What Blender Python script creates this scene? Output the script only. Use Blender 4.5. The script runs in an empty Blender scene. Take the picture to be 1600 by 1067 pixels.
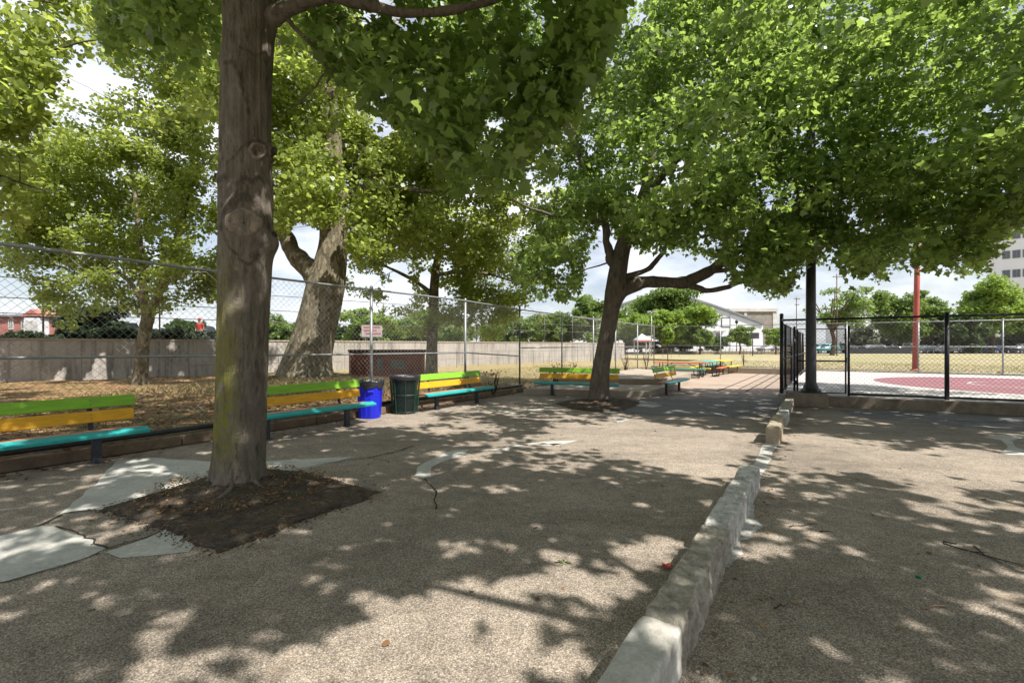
import bpy, bmesh, math, random
import numpy as np
from mathutils import Vector, Matrix
random.seed(7); RNG = np.random.default_rng(7)
SC = bpy.context.scene
COL = SC.collection
R = math.radians
F, EYE, HOR = 711.0, 1.65, 540.0
U = (0.5602, 0.8283)          # along the dividing kerb and the left fence
V = (0.8283, -0.5602)         # to the right of it
YAW = math.atan2(U[1], U[0])

def G(px, py, z=0.0):
    Y = F * (EYE - z) / (py - HOR)
    return ((px - 800) / F * Y, Y, z)
def D(px, py, Y):
    return ((px - 800) / F * Y, Y, EYE + (HOR - py) / F * Y)
def UV(u, v, z=0.0):
    return (u * U[0] + v * V[0], u * U[1] + v * V[1], z)

# ---------------------------------------------------------------- objects
def tag(o, label=None, cat=None, group=None, kind=None):
    if label: o['label'] = label
    if cat: o['category'] = cat
    if group: o['group'] = group
    if kind: o['kind'] = kind
    return o
def thing(name, label, cat, loc=(0, 0, 0), rz=0.0, group=None):
    o = bpy.data.objects.new(name, None); COL.objects.link(o)
    o.location = loc; o.rotation_euler = (0, 0, rz); o.empty_display_size = .1
    return tag(o, label, cat, group)
def copy_tree(o, parent=None):
    c = o.copy(); COL.objects.link(c)
    if parent: c.parent = parent
    for ch in list(o.children): copy_tree(ch, c)
    return c

class MB:
    def __init__(s, off=(0, 0, 0)): s.v = []; s.f = []; s.off = off
    def add(s, vs, fs):
        b = len(s.v); s.v += [tuple(p) for p in vs]; s.f += [tuple(i + b for i in f) for f in fs]; return s
    def box(s, c, size, rz=0.0, rx=0.0, ry=0.0, bev=0.0):
        m = Matrix.Rotation(rz, 3, 'Z') @ Matrix.Rotation(ry, 3, 'Y') @ Matrix.Rotation(rx, 3, 'X')
        hx, hy, hz = [a / 2 for a in size]; c = Vector(c)
        if bev <= 0:
            vs = [c + m @ Vector((x * hx, y * hy, z * hz)) for z in (-1, 1) for x, y in ((-1, -1), (1, -1), (1, 1), (-1, 1))]
            return s.add(vs, [(3, 2, 1, 0), (4, 5, 6, 7), (0, 1, 5, 4), (1, 2, 6, 5), (2, 3, 7, 6), (3, 0, 4, 7)])
        bm = bmesh.new(); bmesh.ops.create_cube(bm, size=2.0)
        for q in bm.verts: q.co = Vector((q.co.x * hx, q.co.y * hy, q.co.z * hz))
        bmesh.ops.bevel(bm, geom=bm.edges[:], offset=min(bev, hx * .9, hy * .9, hz * .9), segments=2, profile=.6, affect='EDGES')
        bm.verts.index_update()
        vs = [c + m @ q.co for q in bm.verts]; fs = [[q.index for q in f.verts] for f in bm.faces]; bm.free()
        return s.add(vs, fs)
    def tube(s, pts, rad, n=8, cap=True):
        P = [Vector(p) for p in pts]; k = len(P)
        if not hasattr(rad, '__len__'): rad = [rad] * k
        vs = []; a = None
        for i, p in enumerate(P):
            t = (P[min(i + 1, k - 1)] - P[max(i - 1, 0)]); t = t.normalized() if t.length > 1e-9 else Vector((0, 0, 1))
            if a is None: a = t.orthogonal().normalized()
            else:
                a = a - t * a.dot(t); a = a.normalized() if a.length > 1e-6 else t.orthogonal().normalized()
            b = t.cross(a)
            for j in range(n):
                an = 2 * math.pi * j / n
                vs.append(p + (a * math.cos(an) + b * math.sin(an)) * rad[i])
        fs = [(i * n + j, i * n + (j + 1) % n, (i + 1) * n + (j + 1) % n, (i + 1) * n + j) for i in range(k - 1) for j in range(n)]
        if cap: fs += [tuple(range(n - 1, -1, -1)), tuple((k - 1) * n + j for j in range(n))]
        return s.add(vs, fs)
    def lathe(s, c, prof, n=24, cap=True):
        vs = [(c[0] + r * math.cos(2 * math.pi * j / n), c[1] + r * math.sin(2 * math.pi * j / n), c[2] + z) for r, z in prof for j in range(n)]
        k = len(prof)
        fs = [(i * n + j, i * n + (j + 1) % n, (i + 1) * n + (j + 1) % n, (i + 1) * n + j) for i in range(k - 1) for j in range(n)]
        if cap: fs += [tuple(range(n - 1, -1, -1)), tuple((k - 1) * n + j for j in range(n))]
        return s.add(vs, fs)
    def prism(s, poly, z0, z1):
        n = len(poly)
        vs = [(x, y, z0) for x, y in poly] + [(x, y, z1) for x, y in poly]
        return s.add(vs, [tuple(range(n - 1, -1, -1)), tuple(range(n, 2 * n))] + [(i, (i + 1) % n, n + (i + 1) % n, n + i) for i in range(n)])
    def extr(s, poly, o, ax, ay, d):
        """polygon in the plane (ax, ay) at o, pushed along d"""
        o, ax, ay, d = Vector(o), Vector(ax), Vector(ay), Vector(d); n = len(poly)
        vs = [o + ax * x + ay * y for x, y in poly] + [o + ax * x + ay * y + d for x, y in poly]
        return s.add(vs, [tuple(range(n - 1, -1, -1)), tuple(range(n, 2 * n))] + [(i, (i + 1) % n, n + (i + 1) % n, n + i) for i in range(n)])
    def sheet(s, pts):
        return s.add(pts, [tuple(range(len(pts)))])
    def build(s, name, mat, parent=None, smooth=False, world=False, kind=None, fix=True):
        off = Vector(s.off)
        if parent is not None and world: off = Vector(parent.location)
        me = bpy.data.meshes.new(name)
        me.from_pydata([tuple(Vector(p) - off) for p in s.v], [], s.f); me.update()
        if fix:
            bm = bmesh.new(); bm.from_mesh(me); bmesh.ops.recalc_face_normals(bm, faces=bm.faces[:]); bm.to_mesh(me); bm.free()
        if smooth: me.polygons.foreach_set('use_smooth', [True] * len(me.polygons))
        o = bpy.data.objects.new(name, me); COL.objects.link(o)
        if parent is not None: o.parent = parent
        elif s.off != (0, 0, 0): o.location = s.off
        if mat: me.materials.append(mat)
        if kind: o['kind'] = kind
        return o

def mesh_np(name, Vt, k, mat, parent=None, smooth=False, faces=None):
    """Vt (N,3) and faces (M,k) as numpy"""
    me = bpy.data.meshes.new(name)
    if faces is None: faces = np.arange(len(Vt)).reshape(-1, k)
    me.vertices.add(len(Vt)); me.vertices.foreach_set('co', np.ascontiguousarray(Vt, dtype=np.float32).ravel())
    me.loops.add(faces.size); me.loops.foreach_set('vertex_index', np.ascontiguousarray(faces, dtype=np.int32).ravel())
    me.polygons.add(len(faces)); me.polygons.foreach_set('loop_start', np.arange(0, faces.size, faces.shape[1], dtype=np.int32))
    me.update(calc_edges=True)
    if smooth: me.polygons.foreach_set('use_smooth', np.ones(len(faces), dtype=bool))
    o = bpy.data.objects.new(name, me); COL.objects.link(o); me.materials.append(mat)
    if parent is not None: o.parent = parent
    return o

def _h(ix, iy, s):
    n = (ix * 374761393 + iy * 668265263 + s * 974711) & 0x7fffffff
    n = ((n ^ (n >> 13)) * 1274126177) & 0x7fffffff
    return ((n ^ (n >> 16)) & 0xffff) / 65535.0
def vnoise(x, y, s=0):
    x = np.asarray(x, dtype=float); y = np.asarray(y, dtype=float)
    ix = np.floor(x).astype(np.int64); iy = np.floor(y).astype(np.int64); fx = x - ix; fy = y - iy
    fx = fx * fx * (3 - 2 * fx); fy = fy * fy * (3 - 2 * fy)
    a = _h(ix, iy, s); b = _h(ix + 1, iy, s); c = _h(ix, iy + 1, s); d = _h(ix + 1, iy + 1, s)
    return (a * (1 - fx) + b * fx) * (1 - fy) + (c * (1 - fx) + d * fx) * fy
def fbm(x, y, s=0, o=3):
    r = 0; a = .5; t = 0
    for i in range(o):
        r = r + a * vnoise(np.asarray(x) * 2 ** i, np.asarray(y) * 2 ** i, s + i * 17); t += a; a *= .5
    return r / t
def inpoly(x, y, poly):
    c = np.zeros(len(x), dtype=bool); n = len(poly)
    for i in range(n):
        x1, y1 = poly[i]; x2, y2 = poly[(i + 1) % n]
        if y1 == y2: continue
        m = ((y1 > y) != (y2 > y)) & (x < (x2 - x1) * (y - y1) / (y2 - y1) + x1)
        c ^= m
    return c

# ---------------------------------------------------------------- materials
class NT:
    def __init__(s, name):
        s.m = bpy.data.materials.new(name); s.m.use_nodes = True; s.t = s.m.node_tree
        s.b = s.t.nodes['Principled BSDF']; s.out = s.t.nodes['Material Output']
    def n(s, ty, **kw):
        q = s.t.nodes.new(ty)
        for k, v in kw.items():
            if k.startswith('i_'): q.inputs[k[2:].replace('_', ' ')].default_value = v
            else: setattr(q, k, v)
        return q
    def l(s, a, b): s.t.links.new(a, b)
    def pos(s, local=False, sc=(1, 1, 1), rot=(0, 0, 0)):
        t = s.n('ShaderNodeTexCoord').outputs['Object'] if local else s.n('ShaderNodeNewGeometry').outputs['Position']
        if sc == (1, 1, 1) and rot == (0, 0, 0): return t
        mp = s.n('ShaderNodeMapping'); mp.inputs['Scale'].default_value = sc; mp.inputs['Rotation'].default_value = rot; s.l(t, mp.inputs['Vector']); return mp.outputs['Vector']
    def noise(s, vec, scale, detail=4, rough=.6):
        q = s.n('ShaderNodeTexNoise'); q.inputs['Scale'].default_value = scale; q.inputs['Detail'].default_value = detail; q.inputs['Roughness'].default_value = rough
        s.l(vec, q.inputs['Vector']); return q.outputs['Fac']
    def voro(s, vec, scale, feat='F1', out='Distance'):
        q = s.n('ShaderNodeTexVoronoi'); q.feature = feat; q.inputs['Scale'].default_value = scale; s.l(vec, q.inputs['Vector']); return q.outputs[out]
    def ramp(s, fac, stops, interp='LINEAR'):
        q = s.n('ShaderNodeValToRGB'); q.color_ramp.interpolation = interp; e = q.color_ramp.elements
        while len(e) < len(stops): e.new(.5)
        for el, (p, c) in zip(e, stops):
            el.position = p; el.color = (*c, 1) if hasattr(c, '__len__') else (c, c, c, 1)
        s.l(fac, q.inputs['Fac']); return q.outputs['Color']
    def mix(s, fac, a, b, mode='MIX'):
        q = s.n('ShaderNodeMix'); q.data_type = 'RGBA'; q.blend_type = mode
        for sock, x in ((q.inputs[0], fac), (q.inputs[6], a), (q.inputs[7], b)):
            if hasattr(x, 'is_linked'): s.l(x, sock)
            elif hasattr(x, '__len__'): sock.default_value = (*x, 1)
            else: sock.default_value = x
        return q.outputs[2]
    def bump(s, h, st=.4, dist=.02):
        q = s.n('ShaderNodeBump'); q.inputs['Strength'].default_value = st; q.inputs['Distance'].default_value = dist; s.l(h, q.inputs['Height']); s.l(q.outputs['Normal'], s.b.inputs['Normal'])
    def col(s, c, rough=.8, metal=0, spec=.5):
        if hasattr(c, 'is_linked'): s.l(c, s.b.inputs['Base Color'])
        else: s.b.inputs['Base Color'].default_value = (*c, 1)
        s.b.inputs['Roughness'].default_value = rough; s.b.inputs['Metallic'].default_value = metal; s.b.inputs['Specular IOR Level'].default_value = spec
        return s.m

def M(name, c, c2=None, rough=.7, scale=4, metal=0, bump=.15, bscale=60, local=True, spec=.4, sc=(1, 1, 1), lo=.35, hi=.65, dist=.01):
    """plain surface with uneven colour and a fine relief"""
    t = NT(name); p = t.pos(local, sc)
    if c2 is None: c2 = tuple(x * .72 for x in c)
    k = t.ramp(t.noise(p, scale, 5, .65), [(lo, c), (hi, c2)])
    f = t.noise(p, bscale, 3)
    k = t.mix(.35, k, t.ramp(f, [(.3, .55), (.7, 1.0)]), 'MULTIPLY')
    if bump: t.bump(f, bump, dist)
    return t.col(k, rough, metal, spec)

MAT = {}
def asphalt(name, tan, grey, dark, bright):
    t = NT(name); p = t.pos(); nx = t.n
    cells = t.voro(p, 120, 'F1', 'Color'); sep = t.n('ShaderNodeSeparateColor'); t.l(cells, sep.inputs[0])
    st = t.ramp(sep.outputs[0], [(0, dark), (.25, grey), (.55, tan), (.85, tan), (.97, bright)])
    d = t.voro(p, 120); st = t.mix(t.ramp(d, [(.25, 0.), (.75, .75)]), st, tuple(x * .55 for x in grey))
    big = t.noise(p, .55, 6, .62); k = t.mix(1.0, st, t.ramp(big, [(.28, .62), (.5, .95), (.75, 1.1)]), 'MULTIPLY')
    wv = t.noise(t.pos(False, (.35, 1.1, 1), (0, 0, .6)), 1.4, 6, .7); k = t.mix(.8, k, t.ramp(wv, [(.34, .70), (.52, 1.0), (.7, 1.06)]), 'MULTIPLY')
    dr = t.noise(p, 1.1, 7, .72); k = t.mix(t.ramp(dr, [(.57, 0.), (.72, .55)]), k, (.25, .185, .125))
    mid = t.noise(p, 5, 5, .7); k = t.mix(.6, k, t.ramp(mid, [(.32, .62), (.6, 1.05)]), 'MULTIPLY')
    # scattered dark blots of old gum and oil
    bl = t.voro(p, 1.7); k = t.mix(t.ramp(bl, [(.03, .55), (.06, 0.)]), k, dark)
    h = t.mix(.35, t.noise(p, 60, 4, .7), t.ramp(d, [(0, 1.), (.8, 0.)]))
    t.bump(h, .55, .006)
    return t.col(k, .9, 0, .25)
MAT['asphalt'] = asphalt('aggregate_asphalt', (0.451, 0.374, 0.293), (0.281, 0.238, 0.196), (0.119, 0.100, 0.085), (0.629, 0.544, 0.468))
def concrete(name, a, b, scale=2.2, bump=.35, stain=.5):
    t = NT(name); p = t.pos()
    k = t.ramp(t.noise(p, scale, 7, .68), [(.33, b), (.62, a)])
    k = t.mix(.5, k, t.ramp(t.noise(p, 28, 4, .7), [(.35, .6), (.6, 1.)]), 'MULTIPLY')
    k = t.mix(stain, k, t.ramp(t.voro(p, 38), [(.06, .45), (.16, 1.)]), 'MULTIPLY')
    t.bump(t.mix(.5, t.noise(p, 70, 4, .7), t.noise(p, 9, 5, .7)), bump, .015)
    return t.col(k, .9, 0, .25)
MAT['patch'] = concrete('patch_concrete', (.50, .49, .45), (.36, .355, .33), 2.2, .3, .45)
MAT['kerb_pale'] = concrete('pale_kerb_concrete', (0.540, 0.517, 0.477), (0.378, 0.356, 0.315), 5, .7)
MAT['kerb_old'] = concrete('old_kerb_concrete', (.43, .39, .325), (.20, .175, .14), 11, 1.0, .7)
MAT['kerb_white'] = concrete('limewashed_concrete', (.60, .59, .56), (.26, .24, .21), 10, 1.0, .7)
MAT['kerb_court'] = concrete('shaded_court_kerb', (.27, .22, .165), (.13, .105, .08), 3, .8)  # brown darkened to carry the leaf shade on court kerb and pole footing
MAT['kerb_tan'] = concrete('tan_concrete', (0.378, 0.315, 0.234), (0.270, 0.225, 0.162), 4, .5)
MAT['kerb_brown'] = concrete('brown_kerb', (.21, .155, .105), (.12, .09, .062), 4, .5)
MAT['slab'] = concrete('slab_concrete', (0.383, 0.323, 0.255), (0.281, 0.238, 0.187), 1.2, .2, .3)
MAT['paving'] = concrete('far_paving', (0.374, 0.289, 0.230), (0.289, 0.230, 0.178), .6, .2, .2)
MAT['court_white'] = concrete('court_paint_white', (0.493, 0.468, 0.442), (0.416, 0.395, 0.374), .8, .1, .15)
MAT['court_red'] = concrete('court_paint_red', (.265, .125, .138), (.215, .102, .114), 1.0, .1, .25)
MAT['line_white'] = concrete('line_paint', (0.493, 0.476, 0.451), (0.340, 0.323, 0.297), 3, .2, .3)
def wall_mat():
    t = NT('retaining_wall_concrete'); p = t.pos()
    k = t.ramp(t.noise(p, .9, 7, .68), [(.33, (.30, .275, .25)), (.62, (.395, .365, .335))])
    st = t.noise(t.pos(False, (2.6, 2.6, .22)), 1.6, 6, .7); k = t.mix(.9, k, t.ramp(st, [(.38, .55), (.5, 1.), (.68, 1.08)]), 'MULTIPLY')
    k = t.mix(.5, k, t.ramp(t.noise(p, 14, 5, .75), [(.35, .62), (.6, 1.)]), 'MULTIPLY')
    sx = t.n('ShaderNodeSeparateXYZ'); t.l(p, sx.inputs[0]); a = t.n('ShaderNodeMath', operation='MULTIPLY_ADD'); t.l(sx.outputs[0], a.inputs[0]); a.inputs[1].default_value = .7266; b = t.n('ShaderNodeMath', operation='MULTIPLY'); t.l(sx.outputs[1], b.inputs[0]); b.inputs[1].default_value = .687; t.l(b.outputs[0], a.inputs[2])
    m = t.n('ShaderNodeMath', operation='PINGPONG'); t.l(a.outputs[0], m.inputs[0]); m.inputs[1].default_value = 1.5; k = t.mix(t.ramp(m.outputs[0], [(.006, .7), (.014, 0.)]), k, (.09, .08, .07))
    t.bump(t.noise(p, 40, 5, .7), .4, .015)
    return t.col(k, .9, 0, .25)
MAT['wallc'] = wall_mat()
MAT['crack'] = M('crack_dirt', (.035, .032, .028), rough=1)
MAT['stone'] = M('pale_stone', (.5, .47, .42), rough=.9, bump=.4)
def soil_mat():
    t = NT('pit_soil'); p = t.pos()
    k = t.ramp(t.noise(p, 9, 7, .75), [(.3, (.032, .026, .021)), (.5, (.078, .062, .048)), (.7, (.13, .108, .085))])
    ce = t.voro(p, 48, 'F1', 'Color'); s_ = t.n('ShaderNodeSeparateColor'); t.l(ce, s_.inputs[0])
    bits = t.ramp(s_.outputs[0], [(0, (.035, .028, .02)), (.4, (.10, .065, .042)), (.7, (.16, .10, .065)), (1, (.25, .21, .15))])
    k = t.mix(t.ramp(t.noise(p, 4, 6, .7), [(.46, 0.), (.6, .75)]), k, bits)
    k = t.mix(t.ramp(t.noise(p, 2.3, 6, .7), [(.56, 0.), (.7, .6)]), k, (.09, .10, .03))
    t.bump(t.mix(.5, t.noise(p, 45, 6, .8), t.voro(p, 48)), 1.0, .03)
    return t.col(k, 1, 0, .15)
MAT['soil'] = soil_mat()
def verge_mat():
    t = NT('leaf_litter_verge'); p = t.pos()
    sp = t.voro(p, 11, 'F1', 'Color'); s_ = t.n('ShaderNodeSeparateColor'); t.l(sp, s_.inputs[0])
    litter = t.ramp(s_.outputs[0], [(0, (.08, .045, .025)), (.3, (.22, .12, .06)), (.6, (.36, .20, .10)), (.85, (.46, .33, .19)), (1, (.1, .12, .03))])
    grass = t.ramp(t.noise(p, 30, 4, .7), [(.3, (.06, .075, .025)), (.6, (.15, .165, .05)), (.8, (.30, .27, .13))])
    k = t.mix(t.ramp(t.noise(p, .7, 5, .65), [(.50, 0.), (.66, .8)]), litter, grass)
    # dry straw towards the far end of the lawn
    sx = t.n('ShaderNodeSeparateXYZ'); t.l(p, sx.inputs[0])
    a = t.n('ShaderNodeMath', operation='MULTIPLY'); t.l(sx.outputs[0], a.inputs[0]); a.inputs[1].default_value = U[0]
    b = t.n('ShaderNodeMath', operation='MULTIPLY_ADD'); t.l(sx.outputs[1], b.inputs[0]); b.inputs[1].default_value = U[1]; t.l(a.outputs[0], b.inputs[2])
    mr = t.n('ShaderNodeMapRange'); mr.inputs[1].default_value = 10; mr.inputs[2].default_value = 15; t.l(b.outputs[0], mr.inputs[0])
    straw = t.ramp(t.noise(p, 6, 6, .75), [(.3, (.2, .17, .08)), (.55, (.36, .29, .15)), (.75, (.46, .39, .23))])
    k = t.mix(mr.outputs[0], k, straw)
    t.bump(t.noise(p, 25, 5, .8), 1.0, .06)
    return t.col(k, 1, 0, .1)
MAT['verge'] = verge_mat()
def field_mat():
    t = NT('dry_field_grass'); p = t.pos()
    k = t.ramp(t.noise(p, 1.6, 8, .75), [(.3, (.24, .205, .115)), (.5, (.365, .31, .19)), (.72, (.46, .40, .27))])
    k = t.mix(t.ramp(t.noise(p, .12, 4), [(.45, 0.), (.62, .5)]), k, (.22, .24, .09))
    t.bump(t.noise(p, 20, 5, .8), 1.0, .06)
    return t.col(k, 1, 0, .1)
MAT['field'] = field_mat()
MAT['road'] = M('street_tarmac', (.10, .10, .10), (.07, .07, .07), rough=.9, scale=.5, local=False)
MAT['farwalk'] = M('far_pavement', (0.425, 0.399, 0.365), (0.357, 0.332, 0.306), rough=.9, scale=.4, local=False)

def paint(name, c, rough=.5, wear=.25, fleck=(.25, .2, .15)):
    t = NT(name); p = t.pos(True, (1.2, 9, 9))
    k = t.ramp(t.noise(p, 3, 6, .7), [(.3, tuple(x * .75 for x in c)), (.6, c), (.8, tuple(min(1, x * 1.25 + .02) for x in c))])
    k = t.mix(t.ramp(t.noise(p, 9, 6, .8), [(.57, 0.), (.68, wear * 2.8)]), k, fleck)
    gr = t.noise(t.pos(True, (1.5, 40, 40)), 3, 5, .7); k = t.mix(.5, k, t.ramp(gr, [(.35, .62), (.55, 1.)]), 'MULTIPLY')
    t.bump(t.noise(t.pos(True, (2, 30, 30)), 4, 4), .12, .01)
    return t.col(k, rough, 0, .4)
MAT['p_green'] = paint('lime_green_paint', (.22, .47, .03))
MAT['p_yellow'] = paint('golden_yellow_paint', (.72, .38, .012))
MAT['p_teal'] = paint('turquoise_paint', (.02, .36, .36))
MAT['p_salmon'] = paint('salmon_paint', (.5, .2, .11))
MAT['p_orange'] = paint('red_orange_paint', (.66, .12, .04))
MAT['p_lemon'] = paint('lemon_paint', (.72, .55, .03))
MAT['bench_metal'] = M('dark_bench_metal', (.045, .05, .065), rough=.5, metal=.3)
MAT['galv'] = M('galvanised_pipe', (.36, .37, .38), (.26, .27, .28), rough=.5, metal=.55, scale=7)
MAT['galv_old'] = M('weathered_pipe', (.20, .195, .18), (.12, .10, .085), rough=.65, metal=.4, scale=5)
MAT['wire'] = M('zinc_wire', (.42, .42, .40), (.30, .30, .29), rough=.55, metal=.5, bump=0)
MAT['pipe_dark'] = M('dark_green_pipe', (.035, .045, .045), (.02, .022, .022), rough=.5, scale=5)
MAT['black'] = M('black_coating', (.014, .016, .02), (.022, .024, .028), rough=.45, scale=5, spec=.5)
MAT['blackwire'] = M('black_mesh_coating', (.02, .02, .022), rough=.5, bump=0)
MAT['redpole'] = M('faded_red_paint', (.40, .085, .06), (.30, .07, .055), rough=.6, scale=3)
MAT['bluebin'] = M('blue_plastic', (.012, .022, .62), (.010, .018, .5), rough=.38, scale=2, bump=.05, spec=.5)
def bag_mat():
    t = NT('black_bin_bag'); p = t.pos(True)
    t.bump(t.noise(p, 22, 4, .6), .7, .03)
    return t.col((.02, .02, .024), .22, 0, .6)
MAT['bag'] = bag_mat()
MAT['greenmesh'] = M('dark_green_metal', (.012, .05, .032), (.01, .035, .025), rough=.5, scale=4)
MAT['rust'] = M('rusty_container', (.30, .075, .04), (.15, .04, .028), rough=.75, scale=1.6, bump=.3)
MAT['rustdark'] = M('rusty_rim', (.07, .03, .025), rough=.8)
MAT['brick'] = None
def brick_mat():
    t = NT('red_brick'); p = t.pos(True)
    q = t.n('ShaderNodeTexBrick'); q.inputs['Scale'].default_value = 4; q.inputs['Color1'].default_value = (.36, .10, .075, 1); q.inputs['Color2'].default_value = (.28, .075, .055, 1); q.inputs['Mortar'].default_value = (.35, .28, .25, 1)
    mp = t.n('ShaderNodeMapping'); mp.inputs['Rotation'].default_value = (R(90), 0, 0); t.l(p, mp.inputs[0]); t.l(mp.outputs[0], q.inputs['Vector'])
    return t.col(q.outputs['Color'], .9)
MAT['brick'] = brick_mat()
def stonewall_mat():
    t = NT('grey_brown_masonry'); p = t.pos(True)
    q = t.n('ShaderNodeTexBrick'); q.inputs['Scale'].default_value = 1.3; q.inputs['Color1'].default_value = (.27, .24, .20, 1); q.inputs['Color2'].default_value = (.19, .17, .145, 1); q.inputs['Mortar'].default_value = (.12, .11, .10, 1)
    mp = t.n('ShaderNodeMapping'); mp.inputs['Rotation'].default_value = (R(90), 0, 0); t.l(p, mp.inputs[0]); t.l(mp.outputs[0], q.inputs['Vector'])
    k = t.mix(.5, q.outputs['Color'], t.ramp(t.noise(p, .8, 5), [(.35, .6), (.65, 1.2)]), 'MULTIPLY')
    return t.col(k, .9)
MAT['masonry'] = stonewall_mat()
MAT['white'] = M('white_render', (.64, .65, .66), (.57, .58, .59), rough=.8, scale=.3, bump=.05)
MAT['pale'] = M('pale_trim', (0.527, 0.510, 0.476), rough=.8, scale=.5)
MAT['tower'] = M('off_white_cladding', (.70, .70, .70), (.64, .64, .645), rough=.8, scale=.15, bump=.03)
MAT['greyroof'] = M('grey_roofing', (.20, .21, .22), rough=.7, scale=.4)
MAT['slate'] = M('slate_roof', (.11, .12, .13), rough=.7, scale=.6)
MAT['glass'] = M('window_glass', (.05, .065, .08), rough=.12, bump=0, spec=.8)
MAT['carglass'] = M('car_glass', (.02, .024, .03), rough=.08, bump=0, spec=.8)
MAT['tyre'] = M('tyre_rubber', (.018, .018, .018), rough=.85)
MAT['rim'] = M('alloy_rim', (.4, .4, .41), rough=.35, metal=.7)
MAT['lamp'] = M('headlight_lens', (.6, .6, .6), rough=.2)
MAT['wood'] = M('utility_pole_wood', (.17, .10, .06), (.12, .075, .05), rough=.9, sc=(8, 8, .6))
MAT['signred'] = M('faded_sign_red', (.45, .16, .17), rough=.6)
MAT['signface'] = M('sign_face', (.55, .46, .46), rough=.6)
MAT['skin'] = M('skin', (.35, .19, .13), rough=.6)
MAT['shirt'] = M('red_cloth', (.55, .04, .035), rough=.85)
MAT['trousers'] = M('dark_cloth', (.03, .03, .04), rough=.9)
MAT['cap_green'] = M('green_plastic', (.008, .16, .075), rough=.35, bump=0)
MAT['litter_red'] = M('coral_paper', (.6, .13, .08), rough=.7)
MAT['stick'] = M('dead_twig', (.035, .026, .02), rough=.9)
MAT['stick_tan'] = M('dry_tan_twig', (.28, .19, .13), rough=.9)

def leafmat(name, dark, light, trans, tf=.38, rough=.42):
    t = NT(name)
    g = t.n('ShaderNodeNewGeometry').outputs['Random Per Island']
    k = t.ramp(g, [(0, dark), (.55, tuple((a + b) / 2 for a, b in zip(dark, light))), (1, light)])
    t.col(k, rough, 0, .45)
    tr = t.n('ShaderNodeBsdfTranslucent'); kk = t.ramp(g, [(0, tuple(x * .7 for x in trans)), (1, trans)]); t.l(kk, tr.inputs[0])
    mx = t.n('ShaderNodeMixShader'); mx.inputs[0].default_value = tf
    t.l(t.b.outputs[0], mx.inputs[1]); t.l(tr.outputs[0], mx.inputs[2]); t.l(mx.outputs[0], t.out.inputs['Surface'])
    return t.m
MAT['lf_maple'] = leafmat('maple_leaf', (.058, .10, .026), (.20, .285, .09), (.42, .58, .12), .55, .27)
MAT['lf_plane'] = leafmat('plane_leaf', (.11, .155, .036), (.26, .32, .085), (.58, .68, .13), .55, .34)
MAT['lf_far'] = leafmat('far_leaf', (.075, .125, .03), (.19, .27, .065), (.30, .44, .08), .4, .6)
MAT['lf_fardark'] = leafmat('far_dark_leaf', (.035, .06, .02), (.075, .12, .035), (.12, .2, .04), .3, .6)
MAT['lf_lime'] = leafmat('lime_leaf', (.12, .20, .035), (.25, .36, .065), (.40, .55, .08), .42, .5)
MAT['lf_grey'] = leafmat('grey_shrub_leaf', (.09, .11, .06), (.19, .215, .13), (.16, .2, .09), .25, .7)
MAT['lf_hedge'] = leafmat('hedge_leaf', (.015, .03, .012), (.04, .065, .022), (.05, .08, .02), .2, .6)
MAT['lf_dead'] = leafmat('dead_leaf', (.10, .045, .02), (.36, .21, .10), (.25, .12, .05), .2, .8)
MAT['straw'] = leafmat('straw_blade', (.30, .25, .13), (.58, .50, .30), (.5, .44, .24), .4, .8)
MAT['grassblade'] = leafmat('grass_blade', (.05, .08, .018), (.16, .19, .06), (.2, .26, .06), .25, .7)

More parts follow.
